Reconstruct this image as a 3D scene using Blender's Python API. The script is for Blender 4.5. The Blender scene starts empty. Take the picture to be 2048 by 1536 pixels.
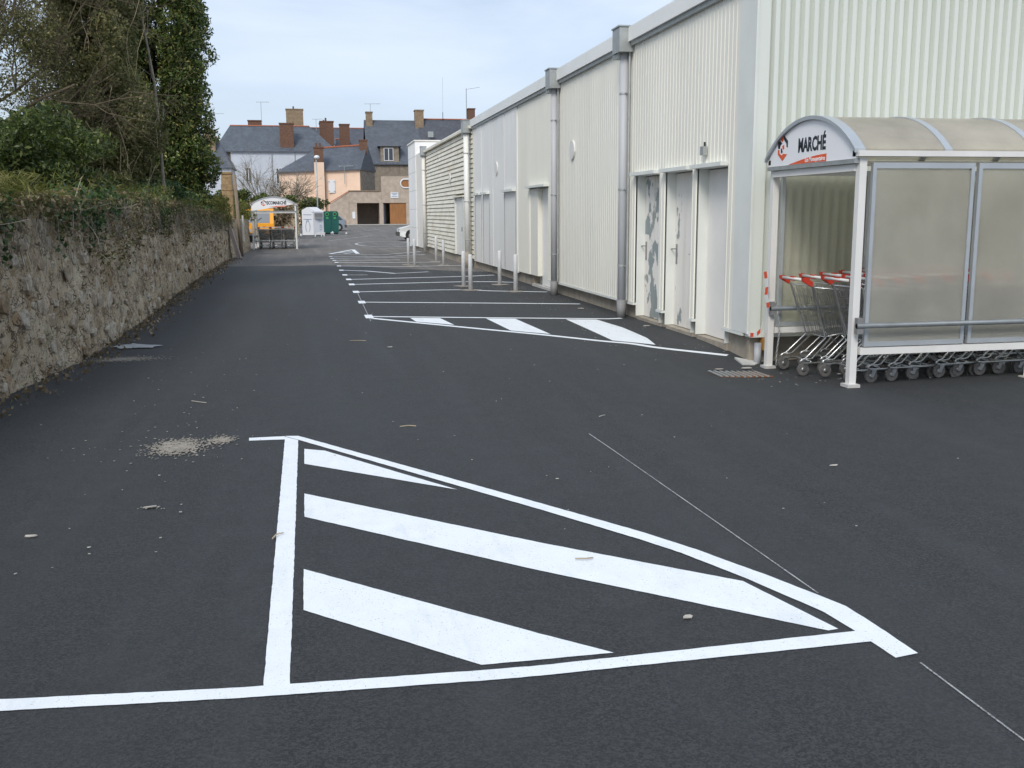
import bpy, bmesh, math, random
import numpy as np
from mathutils import Vector, Matrix
R = math.radians
random.seed(7); rng = np.random.default_rng(11)
sc = bpy.context.scene
col = sc.collection

# ------------------------------------------------------------------ camera
cam = bpy.data.cameras.new('camera'); cam_o = bpy.data.objects.new('camera', cam); col.objects.link(cam_o)
cam.sensor_width = 36; cam.lens = 35.156; cam.clip_start = 0.1; cam.clip_end = 3000
_r = Vector((0.98053856, -0.19623751, -0.00591384)); _u = Vector((0.03883372, 0.16433683, 0.98563956)); _b = Vector((-0.19244759, -0.96668725, 0.16875923))
cam_o.matrix_world = Matrix(((_r.x, _u.x, _b.x, 0), (_r.y, _u.y, _b.y, 0), (_r.z, _u.z, _b.z, 1.54), (0, 0, 0, 1)))
sc.camera = cam_o

# ------------------------------------------------------------------ sky, sun, exposure
SUN_EL, SUN_AZ = 42, 211                       # azimuth clockwise from +Y
w = bpy.data.worlds.new('World'); sc.world = w; w.use_nodes = True
nt = w.node_tree; nt.nodes.clear(); N = nt.nodes.new; Lk = nt.links.new
out = N('ShaderNodeOutputWorld'); bg = N('ShaderNodeBackground'); bg.inputs[1].default_value = 0.098
sky = N('ShaderNodeTexSky'); sky.sky_type = 'NISHITA'; sky.sun_disc = False
sky.sun_elevation = R(SUN_EL); sky.sun_rotation = R(SUN_AZ); sky.dust_density = 2.0; sky.air_density = 1.0
tc = N('ShaderNodeTexCoord'); mp = N('ShaderNodeMapping'); mp.inputs['Scale'].default_value = (1.3, 1.3, 4.2)
Lk(tc.outputs['Generated'], mp.inputs['Vector'])
nz = N('ShaderNodeTexNoise'); nz.inputs['Scale'].default_value = 2.6; nz.inputs['Detail'].default_value = 7; nz.inputs['Roughness'].default_value = 0.52
nz.inputs['Distortion'].default_value = 0.5
Lk(mp.outputs[0], nz.inputs['Vector'])
cr = N('ShaderNodeValToRGB'); cr.color_ramp.elements[0].position = 0.36; cr.color_ramp.elements[0].color = (0.52,)*3 + (1,)
cr.color_ramp.elements[1].position = 0.66; cr.color_ramp.elements[1].color = (0.96,)*3 + (1,)
Lk(nz.outputs['Fac'], cr.inputs['Fac'])
nz2 = N('ShaderNodeTexNoise'); nz2.inputs['Scale'].default_value = 1.7; nz2.inputs['Detail'].default_value = 6
Lk(mp.outputs[0], nz2.inputs['Vector'])
cc = N('ShaderNodeMixRGB'); cc.inputs[1].default_value = (4.3, 5.3, 6.9, 1); cc.inputs[2].default_value = (7.2, 8.0, 9.2, 1)
Lk(nz2.outputs['Fac'], cc.inputs[0])
mx = N('ShaderNodeMixRGB'); Lk(cr.outputs[0], mx.inputs[0]); Lk(sky.outputs[0], mx.inputs[1]); Lk(cc.outputs[0], mx.inputs[2])
Lk(mx.outputs[0], bg.inputs[0]); Lk(bg.outputs[0], out.inputs[0])
sl = bpy.data.lights.new('sun', 'SUN'); sl.energy = 1.6; sl.angle = R(20); sl.color = (1, 0.95, 0.87)
so = bpy.data.objects.new('sun', sl); col.objects.link(so)
_sd = Vector((math.sin(R(SUN_AZ))*math.cos(R(SUN_EL)), math.cos(R(SUN_AZ))*math.cos(R(SUN_EL)), math.sin(R(SUN_EL))))
so.rotation_euler = _sd.to_track_quat('Z', 'Y').to_euler(); so.location = (-20, -30, 40)
sc.view_settings.view_transform = 'Standard'; sc.view_settings.look = 'None'
sc.view_settings.gamma = 1; sc.view_settings.exposure = 0.44; sc.view_settings.use_curve_mapping = False

# ------------------------------------------------------------------ helpers
def zf(x, y):
    z = -0.10*math.exp(-(((x-4.6)/1.3)**2 + ((y-9.5)/1.2)**2))
    if y > 85: z += 0.35*min(1, (y-85)/25)
    return z

class MB:
    def __init__(s): s.v = []; s.f = []
    def quad(s, a, b, c, d):
        n = len(s.v); s.v += [tuple(a), tuple(b), tuple(c), tuple(d)]; s.f.append((n, n+1, n+2, n+3)); return s
    def poly(s, pts):
        n = len(s.v); s.v += [tuple(p) for p in pts]; s.f.append(tuple(range(n, n+len(pts)))); return s
    def box(s, x0, x1, y0, y1, z0, z1):
        n = len(s.v)
        s.v += [(x0,y0,z0),(x1,y0,z0),(x1,y1,z0),(x0,y1,z0),(x0,y0,z1),(x1,y0,z1),(x1,y1,z1),(x0,y1,z1)]
        s.f += [tuple(n+i for i in q) for q in ((3,2,1,0),(4,5,6,7),(0,1,5,4),(1,2,6,5),(2,3,7,6),(3,0,4,7))]; return s
    def prism(s, pts, d):
        """closed outline pts (3D, planar) pushed along vector d"""
        n = len(s.v); k = len(pts); d = Vector(d)
        s.v += [tuple(p) for p in pts] + [tuple(Vector(p)+d) for p in pts]
        s.f.append(tuple(range(n+k-1, n-1, -1))); s.f.append(tuple(range(n+k, n+2*k)))
        for i in range(k): s.f.append((n+i, n+(i+1) % k, n+k+(i+1) % k, n+k+i))
        return s
    def tube(s, path, r, n=6, cap=True, r1=None):
        P = [Vector(p) for p in path]; base = len(s.v); m = len(P)
        prev = None
        for i, p in enumerate(P):
            t = (P[min(i+1, m-1)] - P[max(i-1, 0)])
            if t.length < 1e-9: t = Vector((0, 0, 1))
            t.normalize()
            if prev is None:
                a = t.orthogonal().normalized()
            else:
                a = prev - t*prev.dot(t)
                a = a.normalized() if a.length > 1e-6 else t.orthogonal().normalized()
            prev = a; b = t.cross(a)
            rr = r if r1 is None else r + (r1-r)*i/max(1, m-1)
            for k in range(n):
                q = 2*math.pi*k/n; s.v.append(tuple(p + a*(rr*math.cos(q)) + b*(rr*math.sin(q))))
        for i in range(m-1):
            for k in range(n):
                k2 = (k+1) % n
                s.f.append((base+i*n+k, base+i*n+k2, base+(i+1)*n+k2, base+(i+1)*n+k))
        if cap:
            s.f.append(tuple(base+k for k in range(n-1, -1, -1))); s.f.append(tuple(base+(m-1)*n+k for k in range(n)))
        return s
    def lathe(s, c, prof, n=16):
        """profile [(r,z)] about vertical axis at c"""
        b = len(s.v)
        for r, z in prof:
            for k in range(n):
                q = 2*math.pi*k/n; s.v.append((c[0]+r*math.cos(q), c[1]+r*math.sin(q), c[2]+z))
        for i in range(len(prof)-1):
            for k in range(n):
                k2 = (k+1) % n; s.f.append((b+i*n+k, b+i*n+k2, b+(i+1)*n+k2, b+(i+1)*n+k))
        s.f.append(tuple(b+k for k in range(n-1, -1, -1))); s.f.append(tuple(b+(len(prof)-1)*n+k for k in range(n))); return s
    def mesh(s, name, mat, off=None, smooth=False):
        me = bpy.data.meshes.new(name)
        v = s.v if off is None else [(a-off[0], b-off[1], c-off[2]) for a, b, c in s.v]
        me.from_pydata(v, [], s.f); me.update()
        if mat: me.materials.append(mat)
        if smooth:
            me.polygons.foreach_set('use_smooth', [True]*len(me.polygons))
        return me
    def build(s, name, mat, parent=None, smooth=False):
        off = wloc(parent) if parent is not None else None
        return link(name, s.mesh(name, mat, off, smooth), parent)
def wloc(o):
    l = Vector(o.location)
    while o.parent: o = o.parent; l += o.location
    return l
def link(name, me, parent=None, loc=None):
    o = bpy.data.objects.new(name, me); col.objects.link(o)
    if parent is not None: o.parent = parent
    if loc is not None: o.location = loc
    return o
def tag(o, label=None, cat=None, group=None, kind=None):
    if label: o['label'] = label
    if cat: o['category'] = cat
    if group: o['group'] = group
    if kind: o['kind'] = kind
    return o
def thing(name, label, cat, loc=(0, 0, 0), rz=0, group=None):
    o = bpy.data.objects.new(name, None); col.objects.link(o); o.empty_display_size = 0.2
    o.location = loc; o.rotation_euler = (0, 0, rz); return tag(o, label, cat, group)
KIDS = {}
def copy_tree(o, parent=None):
    c = o.copy(); col.objects.link(c); c.parent = parent
    for ch in o.children: copy_tree(ch, c)
    return c
def npmesh(name, V, F, mat, smooth=False):
    me = bpy.data.meshes.new(name); V = np.asarray(V, np.float32); F = np.asarray(F, np.int32)
    me.vertices.add(len(V)); me.vertices.foreach_set('co', V.ravel())
    k = F.shape[1]; me.loops.add(F.size); me.loops.foreach_set('vertex_index', F.ravel())
    me.polygons.add(len(F)); me.polygons.foreach_set('loop_start', np.arange(0, F.size, k, dtype=np.int32))
    me.polygons.foreach_set('loop_total', np.full(len(F), k, np.int32))
    me.update(calc_edges=True); me.validate()
    if smooth: me.polygons.foreach_set('use_smooth', [True]*len(me.polygons))
    me.materials.append(mat); return me

# ------------------------------------------------------------------ materials
def newmat(name):
    m = bpy.data.materials.new(name); m.use_nodes = True; t = m.node_tree
    return m, t, t.nodes['Principled BSDF']
def nd(t, kind, **kw):
    n = t.nodes.new(kind)
    for k, v in kw.items():
        if k in n.inputs.keys(): n.inputs[k].default_value = v
        else: setattr(n, k, v)
    return n
def pos(t, scale=(1, 1, 1)):
    g = t.nodes.new('ShaderNodeNewGeometry'); m = t.nodes.new('ShaderNodeMapping'); m.inputs['Scale'].default_value = scale
    t.links.new(g.outputs['Position'], m.inputs['Vector']); return m.outputs[0]
def noise(t, vec, scale, detail=4, rough=0.6):
    n = nd(t, 'ShaderNodeTexNoise', Scale=scale, Detail=detail, Roughness=rough); t.links.new(vec, n.inputs['Vector']); return n.outputs['Fac']
def ramp(t, fac, p0, c0, p1, c1):
    r = t.nodes.new('ShaderNodeValToRGB'); e = r.color_ramp.elements
    e[0].position = p0; e[1].position = p1
    c4 = lambda c: (c, c, c, 1) if isinstance(c, (int, float)) else (*c, 1)
    e[0].color = c4(c0); e[1].color = c4(c1); t.links.new(fac, r.inputs['Fac']); return r.outputs[0]
def mixc(t, fac, a, b, mode='MIX'):
    m = t.nodes.new('ShaderNodeMixRGB'); m.blend_type = mode
    for i, x in ((0, fac), (1, a), (2, b)):
        if isinstance(x, (int, float)): m.inputs[i].default_value = x if i == 0 else (x, x, x, 1)
        elif isinstance(x, tuple): m.inputs[i].default_value = (*x, 1)
        else: t.links.new(x, m.inputs[i])
    return m.outputs[0]
def bump(t, b, h, strength, dist):
    n = nd(t, 'ShaderNodeBump', Strength=strength, Distance=dist); t.links.new(h, n.inputs['Height']); t.links.new(n.outputs[0], b.inputs['Normal'])
def sc3(c, k): return tuple(min(1, x*k) for x in c)
def mat(name, c, rough=0.7, var=0.12, scale=3.0, stretch=(1, 1, 1), stain=None, stain_lo=0.55, stain_hi=0.75, stain_scale=2.0, stain_amt=0.6,
        bmp=0, bscale=60, bdist=0.005, metal=0, spec=0.4):
    m, t, b = newmat(name); v = pos(t, stretch)
    c1 = ramp(t, noise(t, v, scale, 5), 0.3, sc3(c, 1-var), 0.7, sc3(c, 1+var))
    if stain:
        f = ramp(t, noise(t, v, stain_scale, 8, 0.65), stain_lo, 0, stain_hi, stain_amt)
        c1 = mixc(t, f, c1, stain)
    t.links.new(c1, b.inputs['Base Color'])
    b.inputs['Roughness'].default_value = rough; b.inputs['Metallic'].default_value = metal; b.inputs['Specular IOR Level'].default_value = spec
    if bmp: bump(t, b, noise(t, v, bscale, 4), bmp, bdist)
    return m

def asphalt(name, base, light, grit, patch, rough):
    m, t, b = newmat(name); v = pos(t)
    vo = nd(t, 'ShaderNodeTexVoronoi', Scale=140.0); t.links.new(v, vo.inputs['Vector'])
    hsv = nd(t, 'ShaderNodeSeparateColor'); t.links.new(vo.outputs['Color'], hsv.inputs[0])
    chips = ramp(t, hsv.outputs[0], 0.15, sc3(base, 0.45), 0.95, light)
    fine = noise(t, v, 420, 3)
    c1 = mixc(t, ramp(t, fine, 0.35, 0.12, 0.65, 0.6), chips, base)
    big = noise(t, pos(t, (1, 0.35, 1)), 0.55, 6, 0.6)
    c1 = mixc(t, ramp(t, big, 0.35, 0.0, 0.7, patch), c1, sc3(base, 1.75))
    trk = noise(t, pos(t, (2.2, 0.10, 1)), 1.3, 4, 0.5); c1 = mixc(t, ramp(t, trk, 0.48, 0.0, 0.70, 0.5), c1, sc3(base, 2.0))
    oil = noise(t, v, 1.9, 5, 0.6); c1 = mixc(t, ramp(t, oil, 0.66, 0.0, 0.74, 0.5), c1, sc3(base, 0.4))
    mid = noise(t, v, 5.0, 5)
    c1 = mixc(t, ramp(t, mid, 0.3, 0.25, 0.7, 0.0), c1, sc3(base, 0.6))
    vs = nd(t, 'ShaderNodeTexVoronoi', Scale=26.0); t.links.new(v, vs.inputs['Vector'])
    sp = ramp(t, vs.outputs['Distance'], 0.03, 1.0, 0.075, 0.0)
    sg = ramp(t, noise(t, v, 3.1, 3), 0.60, 0.0, 0.68, 0.8)
    c1 = mixc(t, mixc(t, 1.0, sp, sg, 'MULTIPLY'), c1, grit)
    t.links.new(c1, b.inputs['Base Color']); b.inputs['Roughness'].default_value = rough; b.inputs['Specular IOR Level'].default_value = 0.35
    h = mixc(t, 0.5, vo.outputs['Distance'], fine)
    bump(t, b, h, 0.85, 0.007); return m
M = {}
M['asphalt_new'] = asphalt('asphalt_new', (0.030, 0.032, 0.0335), (0.092, 0.094, 0.095), (0.42, 0.38, 0.32), 0.75, 0.72)
M['asphalt_old'] = asphalt('asphalt_old', (0.135, 0.125, 0.115), (0.23, 0.215, 0.195), (0.4, 0.36, 0.3), 0.55, 0.85)
def paint_mat(name, c, pit_lo, pit_hi):
    m, t, b = newmat(name); v = pos(t)
    c1 = ramp(t, noise(t, v, 7, 5), 0.3, sc3(c, 0.93), 0.7, c); c1 = mixc(t, ramp(t, noise(t, pos(t, (3, 0.6, 1)), 2.2, 7, 0.7), 0.52, 0, 0.75, 0.35), c1, sc3(c, 0.62))
    f = mixc(t, 1.0, ramp(t, noise(t, v, 130, 3), pit_lo, 1.0, pit_hi, 0.0), ramp(t, noise(t, v, 5, 4), 0.35, 0.25, 0.65, 1.0), 'MULTIPLY')
    c1 = mixc(t, f, c1, (0.09, 0.09, 0.09)); t.links.new(c1, b.inputs['Base Color']); b.inputs['Roughness'].default_value = 0.6
    bump(t, b, noise(t, v, 170, 3), 0.6, 0.004); return m
M['paint'] = paint_mat('road_paint', (0.85, 0.885, 0.91), 0.29, 0.37)
M['paint_worn'] = paint_mat('road_paint_worn', (0.62, 0.62, 0.60), 0.42, 0.56)
M['chalk'] = paint_mat('chalk_line', (0.50, 0.50, 0.50), 0.48, 0.58)
M['clad'] = mat('white_cladding', (0.81, 0.795, 0.71), 0.5, 0.05, 1.2, (1, 1, 0.25), stain=(0.55, 0.53, 0.44), stain_lo=0.6, stain_hi=0.85, stain_scale=1.4, stain_amt=0.3)
M['facade'] = mat('white_corrugated', (0.69, 0.725, 0.67), 0.45, 0.04, 1.0, (1, 1, 0.2), stain=(0.60, 0.60, 0.52), stain_lo=0.6, stain_hi=0.85, stain_amt=0.25)
M['smooth'] = mat('smooth_white_panel', (0.85, 0.845, 0.81), 0.42, 0.07, 0.9, (1, 1, 0.35), stain=(0.55, 0.53, 0.5), stain_lo=0.55, stain_hi=0.8, stain_amt=0.35)
M['trim'] = mat('white_trim', (0.72, 0.74, 0.70), 0.45, 0.05, 2)
M['fascia'] = mat('fascia_metal', (0.82, 0.83, 0.80), 0.4, 0.05, 0.6, stain=(0.5, 0.5, 0.46), stain_amt=0.25)
M['board'] = mat('cream_board', (0.79, 0.755, 0.64), 0.6, 0.12, 2.2, (1, 0.6, 2), stain=(0.52, 0.43, 0.26), stain_lo=0.5, stain_hi=0.72, stain_scale=1.6, stain_amt=0.55)
M['render_white'] = mat('white_render', (0.78, 0.75, 0.69), 0.8, 0.06, 1.2, stain=(0.52, 0.46, 0.38), stain_lo=0.55, stain_hi=0.8, stain_amt=0.35)
M['render_end'] = mat('end_block_render', (0.82, 0.82, 0.80), 0.8, 0.05, 1.0, stain=(0.6, 0.5, 0.35), stain_lo=0.6, stain_hi=0.8, stain_amt=0.35)
M['concrete'] = mat('plinth_concrete', (0.36, 0.32, 0.26), 0.9, 0.22, 4, stain=(0.20, 0.15, 0.09), stain_scale=3, stain_amt=0.6, bmp=0.5, bscale=50)
M['concrete_pale'] = mat('pale_concrete', (0.50, 0.49, 0.46), 0.9, 0.15, 6, bmp=0.5, bscale=60)
M['rail'] = mat('blue_grey_rail', (0.21, 0.235, 0.25), 0.5, 0.15, 6, metal=0.3)
M['galv'] = mat('galvanised_steel', (0.42, 0.44, 0.43), 0.5, 0.14, 8, metal=0.55)
M['pvc'] = mat('grey_pvc_pipe', (0.46, 0.47, 0.49), 0.5, 0.06, 3, (1, 1, 0.3))
M['pvc_dark'] = mat('dark_grey_pipe', (0.22, 0.22, 0.22), 0.6, 0.1, 5)
M['door_clean'] = mat('white_door', (0.80, 0.78, 0.74), 0.55, 0.05, 1.5, stain=(0.42, 0.33, 0.2), stain_lo=0.62, stain_hi=0.85, stain_amt=0.4)
def peel(name, lo, hi):
    m, t, b = newmat(name); v = pos(t, (1, 1.3, 0.8))
    f = ramp(t, noise(t, v, 2.7, 7, 0.6), lo, 0, hi, 1)
    c1 = mixc(t, f, (0.78, 0.75, 0.70), (0.27, 0.31, 0.31))
    r = ramp(t, noise(t, pos(t, (1, 2, 0.5)), 6.0, 6), 0.66, 0, 0.72, 0.9); c1 = mixc(t, r, c1, (0.24, 0.12, 0.05))
    st = ramp(t, noise(t, pos(t, (1, 3, 0.3)), 2.5, 5), 0.5, 0, 0.8, 0.5); c1 = mixc(t, st, c1, (0.50, 0.43, 0.31))
    t.links.new(c1, b.inputs['Base Color']); b.inputs['Roughness'].default_value = 0.65; bump(t, b, f, 0.4, 0.003); return m
M['peel_a'] = peel('peeling_paint_heavy', 0.515, 0.525); M['peel_b'] = peel('peeling_paint_light', 0.585, 0.595)
M['rust'] = mat('rusty_metal', (0.24, 0.11, 0.05), 0.9, 0.4, 20, bmp=0.4)
M['black'] = mat('black_plastic', (0.02, 0.02, 0.02), 0.5, 0.1, 8)
M['rubber'] = mat('rubber_tyre', (0.03, 0.03, 0.03), 0.8, 0.2, 12)
M['wheel_grey'] = mat('castor_rubber', (0.12, 0.115, 0.11), 0.7, 0.25, 30)
M['chrome'] = mat('chrome_wire', (0.55, 0.56, 0.56), 0.28, 0.15, 20, metal=0.9)
M['chrome_dull'] = mat('dull_zinc_wire', (0.30, 0.31, 0.31), 0.45, 0.2, 20, metal=0.7)
M['red'] = mat('red_plastic', (0.52, 0.045, 0.025), 0.45, 0.1, 10)
M['white_pl'] = mat('white_plastic', (0.72, 0.71, 0.68), 0.45, 0.06, 8)
M['white_steel'] = mat('white_painted_steel', (0.74, 0.73, 0.70), 0.4, 0.06, 3, (1, 1, 0.4), stain=(0.45, 0.40, 0.32), stain_lo=0.62, stain_hi=0.8, stain_scale=6, stain_amt=0.35)
M['alu'] = mat('aluminium', (0.52, 0.55, 0.57), 0.38, 0.06, 5, metal=0.5)
M['sign_white'] = mat('sign_white', (0.84, 0.84, 0.85), 0.35, 0.03, 2)
M['sign_ink'] = mat('sign_ink', (0.015, 0.018, 0.03), 0.4, 0.05, 5)
M['sign_red'] = mat('sign_red', (0.75, 0.11, 0.03), 0.4, 0.05, 5)
M['bollard'] = mat('white_bollard_paint', (0.66, 0.67, 0.68), 0.5, 0.06, 6, stain=(0.42, 0.37, 0.3), stain_lo=0.58, stain_hi=0.75, stain_scale=7, stain_amt=0.5)
def glass_mat(name, c, transp, dirt, frost=0.6):
    m, t, b = newmat(name); v = pos(t)
    n1 = ramp(t, noise(t, v, 1.6, 7, 0.65), 0.3, sc3(c, 0.82), 0.7, sc3(c, 1.1))
    sp = ramp(t, noise(t, v, 45, 4), 0.66, 0.0, 0.74, 0.55); n1 = mixc(t, sp, n1, dirt)
    t.links.new(n1, b.inputs['Base Color']); b.inputs['Roughness'].default_value = 0.3; b.inputs['Specular IOR Level'].default_value = 0.3
    tr = nd(t, 'ShaderNodeBsdfTransparent'); tr.inputs['Color'].default_value = (0.93, 0.92, 0.87, 1); tl = nd(t, 'ShaderNodeBsdfTranslucent'); t.links.new(n1, tl.inputs['Color'])
    rf_ = nd(t, 'ShaderNodeBsdfRefraction', Roughness=0.32, IOR=1.12); rf_.inputs['Color'].default_value = (0.92, 0.91, 0.86, 1)
    m1 = nd(t, 'ShaderNodeMixShader'); m1.inputs[0].default_value = 0.5; t.links.new(b.outputs[0], m1.inputs[1]); t.links.new(tl.outputs[0], m1.inputs[2])
    m2 = nd(t, 'ShaderNodeMixShader'); m2.inputs[0].default_value = frost; t.links.new(tr.outputs[0], m2.inputs[1]); t.links.new(rf_.outputs[0], m2.inputs[2])
    m3 = nd(t, 'ShaderNodeMixShader'); m3.inputs[0].default_value = transp; t.links.new(m1.outputs[0], m3.inputs[1]); t.links.new(m2.outputs[0], m3.inputs[2])
    t.links.new(m3.outputs[0], t.nodes['Material Output'].inputs['Surface']); return m
M['panel_glass'] = glass_mat('dusty_shelter_pane', (0.88, 0.865, 0.79), 0.63, (0.42, 0.37, 0.28), 0.65)
M['panel_back'] = glass_mat('thin_dusty_pane', (0.86, 0.84, 0.76), 0.78, (0.40, 0.35, 0.26), 0.25)
M['roof_poly'] = glass_mat('dirty_polycarbonate', (0.74, 0.70, 0.61), 0.27, (0.34, 0.29, 0.21), 0.1)
def window_mat(name, c, rough=0.08):
    m, t, b = newmat(name); b.inputs['Base Color'].default_value = (*c, 1); b.inputs['Roughness'].default_value = rough; b.inputs['Specular IOR Level'].default_value = 0.8; return m
M['pane'] = window_mat('window_pane', (0.03, 0.035, 0.04)); M['windscreen'] = window_mat('windscreen', (0.22, 0.23, 0.24))
def slate(name, c):
    m, t, b = newmat(name); v = pos(t)
    br = nd(t, 'ShaderNodeTexBrick', Scale=1.0); br.inputs['Color1'].default_value = (*sc3(c, 0.8), 1); br.inputs['Color2'].default_value = (*sc3(c, 1.2), 1); br.inputs['Mortar'].default_value = (*sc3(c, 0.6), 1)
    br.inputs['Brick Width'].default_value = 0.3; br.inputs['Row Height'].default_value = 0.14; br.inputs['Mortar Size'].default_value = 0.012
    sp = nd(t, 'ShaderNodeSeparateXYZ'); cb = nd(t, 'ShaderNodeCombineXYZ'); t.links.new(v, sp.inputs[0]); t.links.new(sp.outputs[0], cb.inputs[0]); t.links.new(sp.outputs[2], cb.inputs[1]); t.links.new(cb.outputs[0], br.inputs['Vector'])
    c1 = mixc(t, ramp(t, noise(t, v, 0.8, 6), 0.4, 0, 0.75, 0.5), br.outputs[0], sc3(c, 0.55))
    t.links.new(c1, b.inputs['Base Color']); b.inputs['Roughness'].default_value = 0.5; return m
M['slate_blue'] = slate('slate_blue', (0.100, 0.115, 0.138)); M['slate_dark'] = slate('slate_dark', (0.085, 0.092, 0.11))
M['ridge'] = mat('ridge_tile', (0.38, 0.13, 0.07), 0.8, 0.2, 4)
M['brick'] = mat('chimney_brick', (0.155, 0.085, 0.058), 0.9, 0.25, 5, stain=(0.14, 0.07, 0.045), stain_amt=0.6, bmp=0.4, bscale=20)
M['stone_chim'] = mat('chimney_stone', (0.27, 0.20, 0.13), 0.9, 0.25, 3, stain=(0.15, 0.10, 0.06), stain_amt=0.6)
M['white_wall'] = mat('bluish_white_wall', (0.56, 0.60, 0.66), 0.85, 0.06, 0.6, stain=(0.42, 0.44, 0.46), stain_amt=0.35)
M['peach'] = mat('peach_render', (0.83, 0.61, 0.46), 0.9, 0.05, 0.7, stain=(0.6, 0.42, 0.28), stain_amt=0.3)
M['stone_house'] = mat('granite_wall', (0.25, 0.21, 0.165), 0.95, 0.3, 2.5, stain=(0.15, 0.12, 0.085), stain_scale=0.8, stain_amt=0.6, bmp=0.5, bscale=5, bdist=0.05)
M['garage_wall'] = mat('pinkish_roughcast', (0.46, 0.38, 0.31), 0.95, 0.16, 2.5, stain=(0.24, 0.18, 0.13), stain_scale=0.9, stain_amt=0.5, bmp=0.3, bscale=30, bdist=0.02)
M['timber_door'] = mat('orange_timber', (0.33, 0.15, 0.055), 0.7, 0.22, 2, (6, 6, 0.6))
M['dark_in'] = mat('dark_interior', (0.05, 0.04, 0.03), 0.9, 0.3, 2)
M['shutter'] = mat('white_shutter', (0.76, 0.78, 0.80), 0.6, 0.03, 4)
M['orange'] = mat('orange_truck_paint', (0.85, 0.36, 0.02), 0.4, 0.06, 3)
M['car_grey'] = mat('grey_car_paint', (0.30, 0.34, 0.38), 0.3, 0.03, 2, metal=0.3)
M['car_white'] = mat('white_car_paint', (0.74, 0.75, 0.72), 0.3, 0.03, 2)
M['bumper'] = mat('grey_bumper', (0.07, 0.07, 0.065), 0.7, 0.1, 4)
M['lamp_glass'] = mat('lamp_glass', (0.40, 0.42, 0.44), 0.15, 0.05, 5); M['lamp_red'] = mat('tail_lamp', (0.4, 0.03, 0.02), 0.2, 0.05, 5)
M['green_bin'] = mat('dark_green_fibreglass', (0.012, 0.10, 0.085), 0.5, 0.15, 3, stain=(0.02, 0.06, 0.05), stain_amt=0.4)
M['green_port'] = mat('light_green_rubber', (0.06, 0.33, 0.12), 0.6, 0.15, 6)
M['bin_white'] = mat('white_container_paint', (0.70, 0.71, 0.73), 0.5, 0.05, 2, stain=(0.5, 0.5, 0.5), stain_amt=0.3)
M['blue_ink'] = mat('faded_blue_print', (0.22, 0.30, 0.42), 0.6, 0.15, 6)
M['wood_grey'] = mat('weathered_timber', (0.24, 0.19, 0.14), 0.9, 0.25, 3, (5, 5, 0.6), bmp=0.4, bscale=30)
M['slab'] = mat('concrete_slab', (0.36, 0.30, 0.27), 0.9, 0.18, 5)
M['wood_orange'] = mat('orange_wood_block', (0.50, 0.26, 0.07), 0.8, 0.15, 8)
M['tape_red'] = mat('tape_red', (0.75, 0.10, 0.04), 0.4, 0.05, 5); M['tape_white'] = mat('tape_white', (0.8, 0.8, 0.78), 0.4, 0.05, 5)
M['yellow_sign'] = mat('warning_yellow', (0.70, 0.38, 0.03), 0.5, 0.05, 5)
M['bark'] = mat('bark', (0.13, 0.105, 0.07), 0.95, 0.3, 8, (1, 1, 0.3), stain=(0.06, 0.075, 0.03), stain_amt=0.5, bmp=0.6, bscale=30)
M['bark_grey'] = mat('grey_bark', (0.26, 0.23, 0.18), 0.95, 0.3, 8, stain=(0.1, 0.12, 0.05), stain_amt=0.5)
M['twig'] = mat('dry_twig', (0.44, 0.36, 0.24), 0.9, 0.35, 5)
M['sand'] = mat('spilled_sand', (0.33, 0.30, 0.255), 0.95, 0.2, 30, bmp=0.5, bscale=150)
M['scrap'] = mat('pale_scrap', (0.45, 0.42, 0.37), 0.8, 0.25, 9)
M['plastic_sheet'] = mat('grey_plastic_sheet', (0.40, 0.42, 0.44), 0.4, 0.25, 9)
def leaf(name, a, b_, c_, rough=0.5):
    m, t, b = newmat(name); g = t.nodes.new('ShaderNodeNewGeometry')
    r1 = t.nodes.new('ShaderNodeValToRGB'); e = r1.color_ramp.elements; e[0].color = (*a, 1); e[1].color = (*b_, 1); e[0].position = 0.1; e[1].position = 0.75
    e2 = e.new(0.96); e2.color = (*c_, 1)
    t.links.new(g.outputs['Random Per Island'], r1.inputs['Fac'])
    f = ramp(t, noise(t, pos(t), 1.1, 4), 0.32, 0.55, 0.68, 1.25)
    c1 = mixc(t, 1.0, r1.outputs[0], f, 'MULTIPLY')
    t.links.new(c1, b.inputs['Base Color']); b.inputs['Roughness'].default_value = rough; b.inputs['Specular IOR Level'].default_value = 0.35
    tl = nd(t, 'ShaderNodeBsdfTranslucent'); t.links.new(c1, tl.inputs['Color'])
    mx_ = nd(t, 'ShaderNodeMixShader'); mx_.inputs[0].default_value = 0.34; t.links.new(b.outputs[0], mx_.inputs[1]); t.links.new(tl.outputs[0], mx_.inputs[2])
    t.links.new(mx_.outputs[0], t.nodes['Material Output'].inputs['Surface']); return m
M['leaf_dark'] = leaf('leaf_dark', (0.043, 0.071, 0.02), (0.143, 0.203, 0.052), (0.405, 0.357, 0.119), 0.35)
M['leaf_bush'] = leaf('leaf_bush', (0.032, 0.058, 0.012), (0.105, 0.145, 0.032), (0.24, 0.27, 0.09), 0.4)
M['leaf_olive'] = leaf('leaf_olive', (0.10, 0.115, 0.036), (0.23, 0.225, 0.085), (0.42, 0.36, 0.18), 0.6)
M['leaf_ivy'] = leaf('leaf_ivy', (0.034, 0.075, 0.025), (0.094, 0.166, 0.052), (0.208, 0.27, 0.104), 0.35)
M['leaf_dry'] = leaf('leaf_dry', (0.15, 0.115, 0.06), (0.30, 0.225, 0.14), (0.50, 0.41, 0.28), 0.8)
M['leaf_grass'] = leaf('leaf_grass', (0.091, 0.111, 0.019), (0.208, 0.208, 0.046), (0.39, 0.338, 0.13), 0.6)
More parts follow.
